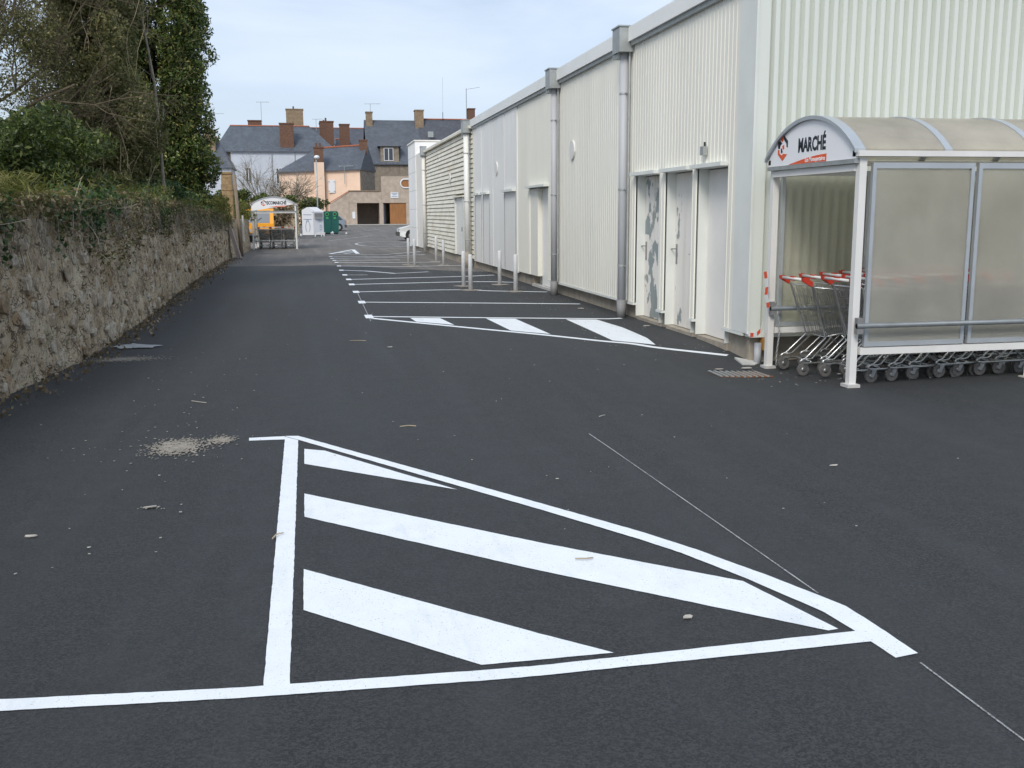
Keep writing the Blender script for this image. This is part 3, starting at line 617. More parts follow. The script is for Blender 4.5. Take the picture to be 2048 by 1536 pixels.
def shelter(label, loc, rz, W, Lb, ribs, panels, posts, ze, rise, zs, word, sb=1.985):
    t = thing('trolley_shelter', label, 'shelter', loc, rz)
    def P(mb, name, mt, sm=False, par=None): return link(name, mb.mesh(name, M[mt], None, sm), par or t)
    for y in posts:
        for x in (0.05, W-0.05):
            P(MB().box(x-0.033, x+0.033, y-0.033, y+0.033, zs-0.02 if x > 1 else zs-0.10, ze-0.01), 'post', 'white_steel')
            P(MB().box(x-0.065, x+0.065, y-0.06, y+0.06, zs-0.10 if x < 1 else zs-0.02, zs+0.008 if x > 1 else zs-0.07), 'base_plate', 'concrete_pale')
    for x in (0.03, W-0.03):
        P(MB().box(x-0.055, x+0.055, -0.02, Lb, ze+0.002, ze+0.05), 'gutter', 'white_steel')
        P(MB().box(x-0.035, x+0.035, 0.10, Lb, 0.275, 0.335), 'bottom_beam', 'white_steel')
        xo = x+0.09 if x > 1 else x+0.10
        P(MB().tube([(xo, 0.02, 0.54), (xo, Lb, 0.54)], 0.024, 10), 'guard_rail', 'rail', True)
        for y in posts[:2]: P(MB().box(min(x+0.05, xo), max(x+0.05, xo)+0.01, y-0.03, y+0.03, 0.47, 0.61), 'rail_bracket', 'pvc_dark')
        for a, b in panels:
            fr = MB(); f = 0.035
            for q in ((a, a+f, 0.345, 1.95), (b-f, b, 0.345, 1.95), (a+f, b-f, 0.345, 0.345+f*1.2), (a+f, b-f, 1.95-f*1.4, 1.95)):
                fr.box(x-0.02, x+0.02, q[0], q[1], q[2], q[3])
            fo = P(fr, 'panel_frame', 'alu')
            P(MB().box(x-0.004, x+0.004, a+f, b-f, 0.345+f*1.2, 1.95-f*1.4), 'pane', 'panel_glass' if x > 1 else 'panel_back', False, fo)
    n = 20
    for y in ribs:                                   # arched ribs
        mb = MB(); k = []
        for i in range(n+1):
            x = W*i/n; z = arc_z(x, W, ze+0.045, rise); k.append((x, z))
        for (x0, z0), (x1, z1) in zip(k, k[1:]):
            b = len(mb.v); wd = 0.035 if y > 0.01 else 0.05
            for (x, z) in ((x0, z0), (x1, z1)): mb.v += [(x, y-wd, z-0.012), (x, y+wd, z-0.012), (x, y+wd, z+0.022), (x, y-wd, z+0.022)]
            mb.f += [(b, b+1, b+5, b+4), (b+1, b+2, b+6, b+5), (b+2, b+3, b+7, b+6), (b+3, b, b+4, b+7)]
        mb.f += [(0, 3, 2, 1), (len(mb.v)-4, len(mb.v)-3, len(mb.v)-2, len(mb.v)-1)]
        P(mb, 'roof_rib', 'alu')
    for a, b in zip(ribs, ribs[1:]):
        mb = MB()
        for i in range(n+1):
            x = 0.01+(W-0.02)*i/n; z = arc_z(x, W, ze+0.045, rise)
            mb.v += [(x, a+0.03, z), (x, b-0.03, z), (x, a+0.03, z+0.012), (x, b-0.03, z+0.012)]
        for i in range(n): q = 4*i; mb.f += [(q, q+4, q+5, q+1), (q+2, q+3, q+7, q+6)]
        P(mb, 'roof_panel', 'roof_poly', True)
    pts = [(0.035, -0.02, sb)] + [(W*i/n, -0.02, arc_z(W*i/n, W, ze+0.03, rise)) for i in range(n+1)] + [(W-0.035, -0.02, 1.985)]
    pts[1] = (0.035, -0.02, ze+0.035); pts[-2] = (W-0.035, -0.02, ze+0.035)
    sg = P(MB().prism(list(reversed(pts)), (0, 0.03, 0)), 'gable_sign', 'sign_white')
    P(MB().box(0.03, W-0.03, -0.03, 0.05, sb-0.04, sb-0.003), 'sign_rail', 'galv')
    P(MB().box(0.0835, W-0.0835, 0.0, 0.09, sb-0.105, sb-0.045), 'end_beam', 'white_steel')
    # printed marks on the gable
    yy = -0.0205
    def put(me, x, z, dy=0.0): o = link('lettering', me, sg); o.location = (x, yy-dy, z); return o
    def flat(pts, mt, nm, dy=0.0): return P(MB().prism([(x, yy-0.0005-dy, z) for x, z in pts], (0, -0.0015, 0)), nm, mt, False, sg)
    if word == 'MARCHÉ':
        me, wd = text_mesh(word, 'lettering', M['sign_ink'], 0.145, 0.80, 0.0055)
        k = 0.53/wd; me.transform(Matrix.Diagonal((k, 1, 1.22, 1))); put(me, 0.67, 2.100)
        lx, lz, lw, lh = 0.345, 2.16, 0.105, 0.122
        flat([(0.48+0.74*i/14, 1.99+0.066*math.sin(i/14*1.5)) for i in range(15)] + [(1.22, 1.988), (0.50, 1.988)], 'sign_red', 'swoosh')
        me2, w2 = text_mesh('Les Mousquetaires', 'lettering', M['sign_white'], 0.058, 1, 0.001); me2.transform(Matrix.Diagonal((0.38/w2, 1, 1, 1))); put(me2, 0.82, 2.0, 0.002)
    else:
        me, wd = text_mesh(word, 'lettering', M['sign_ink'], 0.20, 1, 0.008); me.transform(Matrix.Diagonal((0.86/wd, 1, 1, 1))); put(me, 0.69, 1.97)
        lx, lz, lw, lh = 0.56, 2.03, 0.11, 0.13
        flat([(0.78+0.75*i/14, 1.86+0.06*math.sin(i/14*1.5)) for i in range(15)] + [(1.53, 1.858), (0.78, 1.858)], 'sign_red', 'swoosh')
        me2, w2 = text_mesh('Les Mousquetaires', 'lettering', M['sign_white'], 0.036, 1, 0.0008); me2.transform(Matrix.Diagonal((0.34/w2, 1, 1, 1))); put(me2, 1.14, 1.872, 0.002)
    E2 = lambda u, v_: (lx+u*lw, lz+v_*lh)
    flat([E2(0, 1), E2(-.45, .62), E2(-.1, .45), E2(.1, .62), E2(.15, .3), E2(.35, .45), E2(.5, .1), E2(.2, .1)][0:3] + [E2(.12, .66)], 'sign_red', 'emblem')
    flat([E2(.05, 1.05), E2(1, .5), E2(1, -.02), E2(.75, .02), E2(.70, .3), E2(.2, .62)], 'sign_ink', 'emblem')
    flat([E2(-1, .45), E2(-.55, .55), E2(-.15, .35), E2(-.5, .22), E2(-.62, -.05), E2(-1, -.02)], 'sign_ink', 'emblem')
    flat([E2(-1, -.12), E2(-.70, -.12), E2(-.62, -.45), E2(-.1, -.62), E2(.0, -.48), E2(.9, -.55), E2(0, -1.05), E2(-1, -.5)], 'sign_red', 'emblem')
    flat([E2(-.15, .15), E2(.25, .22), E2(.3, -.1), E2(0, -.15)], 'sign_red', 'emblem')
    flat([E2(-.4, -.05), E2(-.25, -.02), E2(.0, -.35), E2(-.35, -.45)], 'sign_ink', 'emblem')
    return t
near_sh = shelter('large trolley shelter with arched roof beside the white shop front, sign reading MARCHÉ', (4.66, 9.80, 0), R(-90), 1.76, 5.3, [0.0, 0.85, 1.72, 2.6, 3.5, 4.4, 5.3], [(0.14, 1.13), (1.17, 2.16), (2.2, 3.19), (3.23, 4.22), (4.26, 5.25)], [0.05, 1.87, 3.5, 5.2], 2.0, 0.35, 0.0, 'MARCHÉ')
far_sh = shelter('distant white trolley shelter with arched ECOMARCHÉ sign standing by the left wall', (-2.52, 46.4, 0), 0, 1.98, 3.9, [0.0, 1.3, 2.6, 3.9], [(0.14, 1.93), (1.97, 3.8)], [0.05, 1.95, 3.85], 1.93, 0.32, 0.0, 'ECOMARCHÉ', 1.69)
for z in (0.36, 0.88): link('end_rail', MB().tube([(0.1, 0.12+0.05*(z > .5), z), (1.88, 0.12+0.05*(z > .5), z)], 0.018, 6).mesh('end_rail', M['galv']), far_sh)
# barrier tape, chain hung on the near shelter's back post
tp = thing('barrier_tape', 'torn red and white barrier tape tied round the shelter post by the corner', 'tape', (4.62, 9.72, 0))
px = [(4.60, 9.70, 0.92), (4.605, 9.69, 0.85), (4.615, 9.68, 0.76), (4.612, 9.69, 0.68), (4.625, 9.67, 0.60), (4.63, 9.66, 0.55)]
for k, (a, b) in enumerate(zip(px, px[1:])):
    MB().prism([(a[0], a[1], a[2]), (a[0]+0.004, a[1]-0.05, a[2]+0.01), (b[0]+0.004, b[1]-0.055, b[2]+0.012), b], (0.003, 0, 0)).build('tape_band', M['tape_red' if k % 2 == 0 else 'tape_white'], tp)
qx = [(4.575, 9.99, 0.225), (4.58, 9.93, 0.215), (4.59, 9.87, 0.22), (4.60, 9.81, 0.24), (4.61, 9.75, 0.28), (4.612, 9.71, 0.36)]
for k, (a, b) in enumerate(zip(qx, qx[1:])):
    MB().prism([a, b, (b[0], b[1], b[2]+0.045), (a[0], a[1], a[2]+0.045)], (0.003, 0, 0)).build('tape_band', M['tape_red' if k % 2 else 'tape_white'], tp)
ch = MB()
for k in range(24):
    z = 0.60-0.028*k; x = 4.72+0.03*math.sin(k*0.2)+k*0.003
    ch.tube([(x+0.008*math.cos(a)*(k % 2), 9.66+0.008*math.cos(a)*((k+1) % 2), z+0.018*math.sin(a)) for a in [R(q) for q in range(0, 361, 60)]], 0.0035, 4, False)
tag(ch.build('chain', M['galv']), 'thin metal chain hanging at the open end of near trolley shelter', 'chain')

# ================================================================== TROLLEYS
def make_trolley():
    t = thing('shopping_trolley', 'x', 'trolley')
    def P(mb, n, m, sm=True, par=None): return link(n, mb.mesh(n, M[m], None, sm), par or t)
    hw = 0.25; wr = MB()
    TR, BR_, TF, BF = (0.10, 0.88), (0.26, 0.38), (0.86, 0.80), (0.78, 0.46)      # basket corners (x, z)
    lerp = lambda a, b, f: (a[0]+(b[0]-a[0])*f, a[1]+(b[1]-a[1])*f)
    wf = lambda f: hw-0.05*f
    for sgn in (-1, 1):
        for i in range(15):
            f = i/14; a = lerp(TR, TF, f); b = lerp(BR_, BF, f); wr.tube([(a[0], sgn*wf(f), a[1]), (b[0], sgn*(wf(f)-0.05), b[1])], 0.0028, 4, False)
        for q in (0.25, 0.5, 0.75):
            a = lerp(TR, BR_, q); b = lerp(TF, BF, q); wr.tube([(a[0], sgn*(wf(0)-0.05*q), a[1]), (b[0], sgn*(wf(1)-0.05*q), b[1])], 0.0025, 4, False)
    for i in range(9):
        g_ = -0.19+0.38*i/8; wr.tube([(BR_[0], g_, BR_[1]), (BF[0], g_*0.8, BF[1]), (TF[0], g_, TF[1])], 0.0028, 4, False)
        wr.tube([(TR[0]+0.02, g_*1.2, TR[1]-0.02), (BR_[0], g_, BR_[1])], 0.0028, 4, False)
    for q in (0.2, 0.4, 0.6, 0.8):
        a = lerp(BR_, BF, q); wr.tube([(a[0], -(hw-0.06), a[1]), (a[0], hw-0.06, a[1])], 0.0028, 4, False)
        a = lerp(TR, BR_, q); wr.tube([(a[0]+0.01, -(hw-0.03), a[1]), (a[0]+0.01, hw-0.03, a[1])], 0.0028, 4, False)
        a = lerp(TF, BF, q); wr.tube([(a[0], -(hw-0.08), a[1]), (a[0], hw-0.08, a[1])], 0.0028, 4, False)
    P(wr, 'basket_wires', 'chrome_dull')
    rim = MB(); rim.tube([(TR[0], -hw, TR[1]), (TF[0], -wf(1), TF[1]), (TF[0], wf(1), TF[1]), (TR[0], hw, TR[1])], 0.006, 6)
    rim.tube([(BR_[0], -hw+0.05, BR_[1]), (BF[0], -wf(1)+0.05, BF[1]), (BF[0], wf(1)-0.05, BF[1]), (BR_[0], hw-0.05, BR_[1]), (BR_[0], -hw+0.05, BR_[1])], 0.005, 6); P(rim, 'basket_rim', 'chrome')
    for sgn in (-1, 1):
        fr = MB(); y = sgn*0.22
        fr.tube([(0.0, sgn*hw, 0.95), (0.10, sgn*hw, 0.88), (0.18, sgn*(hw-0.02), 0.62), (0.27, sgn*0.21, 0.37), (0.06, y, 0.175), (0.02, y, 0.16), (0.0, y, 0.145), (0.02, y, 0.128), (0.10, y, 0.125), (0.76, sgn*0.18, 0.125)], 0.010, 6)
        fr.tube([(0.34, sgn*0.20, 0.38), (0.13, y, 0.172), (0.10, y, 0.165), (0.03, y, 0.165)], 0.009, 6); fr.tube([(0.45, sgn*0.19, 0.39), (0.76, sgn*0.18, 0.14)], 0.008, 6)
        P(fr, 'side_frame', 'chrome')
    P(MB().tube([(0.70, -0.19, 0.128), (0.70, 0.19, 0.128)], 0.008, 6), 'cross_bar', 'chrome'); P(MB().tube([(0.12, -0.22, 0.14), (0.12, 0.22, 0.14)], 0.008, 6), 'cross_bar', 'chrome')
    h = P(MB().tube([(-0.01, -0.21, 0.955), (-0.01, 0.21, 0.955)], 0.014, 8), 'handle', 'white_pl')
    for sgn in (-1, 1):
        P(MB().prism([(-0.03, sgn*0.25-0.018, 0.972), (0.015, sgn*0.25-0.018, 0.974), (0.08, sgn*0.25-0.018, 0.935), (0.075, sgn*0.25-0.018, 0.885), (0.045, sgn*0.25-0.018, 0.90), (-0.025, sgn*0.25-0.018, 0.94)], (0, 0.036, 0)), 'handle_end', 'red', False, h)
    P(MB().box(-0.018, 0.006, -0.05, 0.05, 0.935, 0.978), 'coin_lock', 'red', False)
    sf = MB()
    for i in range(8): g_ = -0.17+0.34*i/7; sf.tube([(0.15, g_, 0.85), (0.24, g_*0.9, 0.62), (0.40, g_*0.9, 0.61)], 0.0026, 4, False)
    sf.tube([(0.24, -0.17, 0.62), (0.24, 0.17, 0.62)], 0.004, 4); sf.tube([(0.40, -0.17, 0.61), (0.40, 0.17, 0.61)], 0.004, 4); P(sf, 'child_seat', 'chrome_dull')
    for x, sgn in ((0.06, -1), (0.06, 1), (0.74, -1), (0.74, 1)):
        y = sgn*(0.22 if x < 0.5 else 0.18); w_ = MB(); n = 14
        wp = [(-0.014, 0.046), (-0.012, 0.062), (0.012, 0.062), (0.014, 0.046)]; cx, cz = x-0.025, 0.064
        for dy, r in wp:
            for k in range(n): w_.v.append((cx+r*math.cos(2*math.pi*k/n), y+dy, cz+r*math.sin(2*math.pi*k/n)))
        for i in range(3):
            for k in range(n): k2 = (k+1) % n; w_.f.append((i*n+k, i*n+k2, (i+1)*n+k2, (i+1)*n+k))
        w_.f += [tuple(range(n-1, -1, -1)), tuple(range(3*n, 4*n))]
        wo = P(w_, 'wheel', 'wheel_grey', False)
        hb = MB(); hb.tube([(cx, y-0.018, cz), (cx, y+0.018, cz)], 0.024, 10); P(hb, 'hub', 'chrome_dull', True, wo)
        fk = MB()
        for dy in (-0.022, 0.019): fk.prism([(cx-0.012, y+dy, cz-0.012), (cx+0.014, y+dy, cz-0.012), (x+0.022, y+dy, 0.118), (x-0.024, y+dy, 0.118)], (0, 0.003, 0))
        fk.box(x-0.026, x+0.024, y-0.022, y+0.022, 0.112, 0.122); P(fk, 'castor_fork', 'chrome', False)
    return t
proto = make_trolley(); first = [True]
def place_trolley(x, y, rz, label, group):
    o = proto if first[0] else copy_tree(proto); first[0] = False
    o.location = (x, y, zf(x+0.4*math.cos(rz), y+0.4*math.sin(rz))+0.001); o.rotation_euler = (0, 0, rz); o['label'] = label; o['group'] = group
ORD = ['first', 'second', 'third', 'fourth', 'fifth', 'sixth', 'seventh', 'eighth', 'ninth']
for k in range(8):
    place_trolley(4.74+0.225*k, 9.32+0.012*math.sin(k*2), R(random.uniform(-1.2, 1.2)), ORD[k]+' trolley from the open end in the nested row against the shop front', 'trolleys under the near shelter')
for k in range(8):
    place_trolley(4.80+0.215*k + (0.05 if k > 3 else 0), 8.55+0.015*math.sin(k*3), R(random.uniform(-1.5, 1.5)), ORD[k]+' trolley from the open end in the nested row behind the dusty panes', 'trolleys under the near shelter')
for r_, (x, nm) in enumerate(((-2.02, 'left'), (-1.47, 'middle'), (-0.92, 'right'))):
    for k in range(7):
        place_trolley(x, 46.75+0.22*k+0.04*r_, R(90), ORD[k]+' trolley from the front of the '+nm+' row in the distant shelter', 'trolleys in the distant shelter')

# ================================================================== YARD FURNITURE
dg_ = thing('drain_grate', 'rusty slotted drain grate set in asphalt near the building corner', 'drain', (4.2, 9.3, zf(4.2, 9.3)))
for k in range(9):
    x0 = 3.90+k*0.062; MB().prism([(x0, 9.10, zf(x0, 9.1)+0.006), (x0+0.022, 9.10, zf(x0, 9.1)+0.006), (x0+0.052, 9.50, zf(x0, 9.5)+0.006), (x0+0.03, 9.50, zf(x0, 9.5)+0.006)], (0, 0, 0.012)).build('slat', M['galv'], dg_)
for k in range(6):
    y0 = 9.11+0.07*k; MB().prism([(3.90+k*.005, y0, zf(4.1, y0)+0.004), (4.46, y0, zf(4.4, y0)+0.004), (4.46, y0+0.018, zf(4.4, y0)+0.004), (3.90+k*.005, y0+0.018, zf(4.1, y0)+0.004)], (0, 0, 0.010)).build('cross_bar', M['rust'], dg_)
BOL = [(2.93, 30.8, 0.80, 'left white bollard of the farthest pair near the annex'), (3.02, 29.9, 0.78, 'right white bollard of the farthest pair near the annex'),
       (3.98, 32.4, 0.80, 'white bollard nearest the boarded annex wall'), (3.92, 30.15, 0.76, 'white bollard just in front of the boarded annex door'),
       (3.19, 21.26, 0.74, 'left white bollard of the tall close pair on the middle bay'), (3.155, 20.1, 0.72, 'right white bollard of the tall close pair on the middle bay'),
       (4.02, 21.5, 0.73, 'lone white bollard before the smooth panels'), (3.96, 19.47, 0.73, 'rightmost white bollard, nearest the grey downpipe')]
for x, y, h, lb in BOL:
    t = thing('bollard', lb, 'bollard', (x, y, 0), 0, 'white bollards guarding the doors')
    link('bollard_post', MB().lathe((0, 0, -0.05), [(0.043, 0), (0.043, 0.05+h-0.02), (0.036, 0.05+h-0.004), (0.015, 0.05+h)], 14).mesh('bollard_post', M['bollard'], None, True), t)
    n = 9; link('footing', MB().prism([(0.20*random.uniform(.6, 1.2)*math.cos(2*math.pi*k/n), 0.22*random.uniform(.6, 1.2)*math.sin(2*math.pi*k/n), -0.02) for k in range(n)], (0, 0, 0.024)).mesh('footing', M['sand'], None), t)

# recycling containers
wc = thing('clothing_bank', 'white metal clothes recycling container with peaked lid', 'container', (-0.5, 73.2, 0))
MB().prism([(-0.5, 73.2, 0.06), (0.28, 72.9, 0.06), (0.28, 72.9, 1.82), (-0.11, 73.05, 2.02), (-0.5, 73.2, 1.82)], (0.15, 0.9, 0)).build('side_body', M['bin_white'], wc)
MB().prism([(0.283, 72.9, 0.06), (1.0, 73.3, 0.06), (1.0, 73.3, 1.68), (0.283, 72.9, 1.68)], (-0.1, 0.85, 0)).build('front_body', M['bin_white'], wc)
MB().prism([(0.20, 72.84, 1.69), (1.06, 73.3, 1.69), (0.55, 73.4, 2.02), (0.0, 73.1, 2.02)], (-0.1, 0.7, 0)).build('lid', M['bin_white'], wc)
MB().prism([(0.38, 72.94, 1.22), (0.95, 73.26, 1.22), (0.95, 73.26, 1.60), (0.38, 72.94, 1.60)], (0.004, -0.008, 0)).build('chute', M['pvc_dark'], wc)
MB().prism([(0.38, 72.93, 1.20), (0.95, 73.25, 1.20), (0.95, 73.25, 1.30), (0.38, 72.93, 1.30)], (0.02, -0.09, 0)).build('chute_lip', M['galv'], wc)
MB().prism([(-0.5, 73.19, 0.0), (0.28, 72.91, 0.0), (1.0, 73.31, 0.0), (0.9, 74.1, 0.0), (-0.35, 74.0, 0.0)], (0, 0, 0.055)).build('base', M['black'], wc)
def onside(u, z): return (-0.5+0.78*u, 73.2-0.30*u-0.006, z)
pr = [onside(0.5+0.19*math.cos(R(a)), 0.62+0.36*math.sin(R(a))*(1.2 if math.sin(R(a)) > 0 else 1)) for a in range(-60, 241, 20)]
MB().tube(pr, 0.02, 4).build('printed_emblem', M['blue_ink'], wc); MB().tube([onside(0.36, 0.95), onside(0.43, 1.12), onside(0.55, 1.12), onside(0.62, 0.95)], 0.018, 4).build('printed_emblem', M['blue_ink'], wc)
for z in (1.50, 1.18): MB().tube([onside(0.12, z), onside(0.85, z-0.01)], 0.022, 4).build('printed_line', M['blue_ink'], wc)
for z, a, b in ((1.10, 0.45, 0.85), (1.0, 0.5, 0.8), (0.75, 0.62, 0.8), (0.62, 0.58, 0.85), (0.45, 0.6, 0.8)):
    p = lambda u: (0.283+0.717*u, 72.9+0.4*u-0.008, z)
    MB().tube([p(a), p(b)], 0.018, 4).build('printed_line', M['blue_ink'], wc)
gb = thing('bottle_bank', 'dark green glass recycling bank with two pale green ports', 'container', (1.1, 79.3, 0))
MB().prism([(1.08, 79.3, 0.10), (2.20, 79.3, 0.10), (2.24, 79.3, 0.9), (2.22, 79.3, 1.62), (2.12, 79.3, 1.74), (1.16, 79.3, 1.74), (1.06, 79.3, 1.62), (1.05, 79.3, 0.9)], (0, 1.5, 0)).build('body', M['green_bin'], gb)
MB().box(1.12, 2.16, 79.35, 80.7, 0.0, 0.098).build('skid', M['black'], gb)
for x in (1.36, 1.94):
    f = MB().tube([(x, 79.30, 1.52), (x, 79.22, 1.52)], 0.15, 14).build('port', M['green_port'], gb); MB().tube([(x, 79.218, 1.52), (x, 79.212, 1.52)], 0.09, 14).build('opening', M['black'], f)
    MB().box(x-0.09, x+0.09, 79.28, 79.297, 1.16, 1.32).build('sticker', M['green_port'], gb)
MB().tube([(1.65, 79.285, 0.15), (1.65, 79.285, 1.70)], 0.02, 6).build('seam', M['green_bin'], gb)
st = thing('discarded_stool', 'small white broken stool lying before the clothes container', 'stool', (0.7, 71.6, 0))
MB().box(0.42, 1.06, 71.5, 71.8, 0.20, 0.26).build('seat', M['white_pl'], st)
for x, dx in ((0.45, -.1), (0.78, 0.02), (1.0, -0.04)): MB().tube([(x, 71.55, 0.20), (x+dx, 71.52, 0.0)], 0.035, 6).build('leg', M['white_pl'], st)
for x, y, r, lb in ((1.66, 77.5, 0.13, 'white rubbish bag at the foot of the green bottle bank'), (2.75, 78.2, 0.08, 'small white rubbish bag right of the green bottle bank'), (-0.62, 72.2, 0.1, 'white rubbish bag left of the clothes container')):
    bm = bmesh.new(); bmesh.ops.create_icosphere(bm, subdivisions=2, radius=r)
    for v_ in bm.verts: v_.co *= random.uniform(0.8, 1.2); v_.co.z = max(v_.co.z*0.8+r*0.7, 0)
    top = max(bm.verts, key=lambda q: q.co.z); top.co.z += r*0.5
    me = bpy.data.meshes.new('rubbish_bag'); bm.to_mesh(me); bm.free(); me.materials.append(M['white_pl']); o = link('rubbish_bag', me); o.location = (x, y, 0); tag(o, lb, 'bag', 'rubbish bags by the containers')

# ---- cars
def car(label, paint, loc, rz, rear_lamp=True):
    t = thing('parked_car', label, 'car', loc, rz)
    def P(mb, n, m, sm=False, par=None): return link(n, mb.mesh(n, M[m], None, sm), par or t)
    prof = [(0.0, 0.30), (0.02, 0.55), (0.10, 0.70), (0.75, 0.86), (1.02, 0.90), (1.62, 1.36), (1.85, 1.40), (2.85, 1.39), (3.15, 1.30), (3.52, 0.98), (3.62, 0.88), (3.66, 0.55), (3.64, 0.28), (3.2, 0.20), (0.3, 0.20)]
    hwz = lambda x, z: (0.80 if z < 0.9 else 0.80-0.20*(z-0.9)/0.5) - (0.10*max(0, (0.35-x)/0.35)) - (0.06*max(0, (x-3.4)/0.26))
    mb = MB(); n = len(prof)
    for sgn in (-1, 1):
        for x, z in prof: mb.v.append((x, sgn*hwz(x, z), z))
    mb.f += [tuple(range(n)), tuple(range(2*n-1, n-1, -1))]
    for i in range(n): j = (i+1) % n; mb.f.append((j, i, n+i, n+j))
    P(mb, 'body', paint)
    def win(pts, nm='side_window'):
        for sgn in (-1, 1): P(MB().prism([(x, sgn*(hwz(x, z)+0.004), z) for x, z in (pts if sgn > 0 else pts[::-1])], (0, sgn*0.006, 0)), nm, 'pane')
    win([(1.22, 0.94), (1.98, 0.94), (1.98, 1.31), (1.70, 1.31)]); win([(2.05, 0.94), (2.72, 0.94), (2.72, 1.31), (2.05, 1.31)]); win([(2.79, 0.94), (3.38, 0.96), (3.10, 1.25), (2.79, 1.30)])
    o = 0.006
    P(MB().prism([(1.08, -0.68, 0.95+o), (1.08, 0.68, 0.95+o), (1.58, 0.58, 1.34+o), (1.58, -0.58, 1.34+o)], (-0.006, 0, 0.008)), 'windscreen', 'pane')
    P(MB().prism([(3.20, -0.56, 1.26+o), (3.20, 0.56, 1.26+o), (3.50, 0.66, 1.0+o), (3.50, -0.66, 1.0+o)], (0.006, 0, 0.008)), 'rear_window', 'pane')
    P(MB().box(-0.06, 0.20, -0.72, 0.72, 0.28, 0.50), 'bumper', 'bumper'); P(MB().box(3.52, 3.72, -0.76, 0.76, 0.28, 0.52), 'bumper', 'bumper')
    for sgn in (-1, 1):
        P(MB().box(-0.005, 0.13, sgn*0.55-0.14, sgn*0.55+0.14, 0.53, 0.68), 'headlight', 'lamp_glass'); P(MB().box(3.56, 3.675, sgn*0.62-0.10, sgn*0.62+0.10, 0.62, 0.86), 'tail_light', 'lamp_red')
        P(MB().box(0.85, 2.9, sgn*0.803-0.01, sgn*0.803+0.01, 0.48, 0.55), 'side_moulding', 'bumper')
        for x in (0.72, 3.02):
            P(MB().tube([(x, sgn*0.70, 0.30), (x, sgn*0.808, 0.30)], 0.34, 18), 'wheel_arch', 'black')
            wv = P(MB().tube([(x, sgn*0.66, 0.285), (x, sgn*0.815, 0.285)], 0.285, 18), 'tyre', 'rubber'); P(MB().tube([(x, sgn*0.80, 0.285), (x, sgn*0.825, 0.285)], 0.17, 14), 'rim', 'galv', False, wv)
    return t
car('grey hatchback with its tail showing behind the green bottle bank', 'car_grey', (-0.50, 90.8, zf(1, 90.5)), 0)
car('white hatchback with its bonnet poking out past the white end block', 'car_white', (4.98, 58.6, 0), 0)
# ---- orange truck
tk = thing('orange_truck', 'orange utility truck parked behind the distant trolley shelter', 'truck', (-2.7, 58, 0))
MB().box(-3.45, -1.95, 57.9, 59.4, 0.45, 1.02).build('cab_lower', M['orange'], tk)
MB().prism([(-3.45, 57.9, 1.022), (-3.45, 59.4, 1.022), (-3.45, 59.4, 1.85), (-3.45, 58.25, 1.85)], (1.5, 0, 0)).build('cab_upper', M['orange'], tk)
MB().prism([(-3.32, 57.915, 1.06), (-2.16, 57.915, 1.06), (-2.16, 58.20, 1.74), (-3.32, 58.20, 1.74)], (0, -0.012, 0.004)).build('windscreen', M['windscreen'], tk)
MB().box(-3.45, -2.3, 59.5, 62.2, 0.6, 1.5).build('load_body', M['orange'], tk)
for x in (-3.3, -2.1):
    MB().box(x-0.1, x+0.1, 57.87, 57.895, 0.58, 0.74).build('headlight', M['lamp_glass'], tk)
    for y in (58.5, 61.3): MB().tube([(x-0.1, y, 0.34), (x+0.1, y, 0.34)], 0.34, 16).build('wheel', M['rubber'], tk)
MB().box(-3.5, -1.9, 57.82, 57.89, 0.38, 0.52).build('bumper', M['bumper'], tk)
MB().tube([(-3.0, 57.88, 1.07), (-2.6, 58.0, 1.35)], 0.012, 4).build('wiper', M['black'], tk)
MB().box(-1.98, -1.85, 58.4, 58.46, 1.2, 1.45).build('mirror', M['black'], tk)

# ================================================================== LEFT STONE WALL
WB = [(-9, -2.95), (6, -2.85), (9.27, -2.62), (11.6, -2.43), (15.3, -2.47), (24.1, -2.70), (34, -2.80), (38, -2.78), (41, -2.62), (47, -2.62)]
WH = [(-9, 1.5), (9, 1.5), (12, 1.62), (17, 1.68), (23, 1.62), (30, 1.5), (36, 1.36), (47, 1.34)]
def lin(T, y):
    for (a, p), (b, q) in zip(T, T[1:]):
        if a <= y <= b: return p+(q-p)*(y-a)/(b-a)
    return T[-1][1] if y > T[-1][0] else T[0][1]
SW = thing('stone_wall', 'long rubble stone wall topped with ivy along the left side', 'wall', (-2.6, 20, 0))
def hash_noise(a, b):
    i, j = math.floor(a), math.floor(b); fa, fb = a-i, b-j; fa = fa*fa*(3-2*fa); fb = fb*fb*(3-2*fb)
    h = lambda p, q: ((math.sin(p*127.1+q*311.7)*43758.5453) % 1.0)
    return (h(i, j)*(1-fa)+h(i+1, j)*fa)*(1-fb)+(h(i, j+1)*(1-fa)+h(i+1, j+1)*fa)*fb
def wall_off(y, z): return 0.05*(hash_noise(y*1.1, z*1.3)-.5)+0.06*(hash_noise(y*4.3+9, z*4.7)-.5)+0.05*(hash_noise(y*9, z*10+5)-.5)+0.03*(hash_noise(y*17+3, z*19)-.5)
yw = axis([(-9, 7.5, 0.5), (7.5, 20, 0.06), (20, 34, 0.14), (34, 47, 0.5)]); nz_ = 30
mb = MB()
for y in yw:
    h = lin(WH, y)+0.06*(hash_noise(y*2, 3.3)-.5)
    for k in range(nz_+1):
        z = -0.15+(h+0.15)*k/nz_; mb.v.append((lin(WB, y)+wall_off(y, z)-0.03*k/nz_, y, z))
    mb.v.append((lin(WB, y)-0.45, y, h)); mb.v.append((lin(WB, y)-0.45, y, -0.15))
m1 = nz_+3
for j in range(len(yw)-1):
    for k in range(m1-1): mb.f.append((j*m1+k, (j+1)*m1+k, (j+1)*m1+k+1, j*m1+k+1))
mb.f.append(tuple(range((len(yw)-1)*m1, len(yw)*m1)))
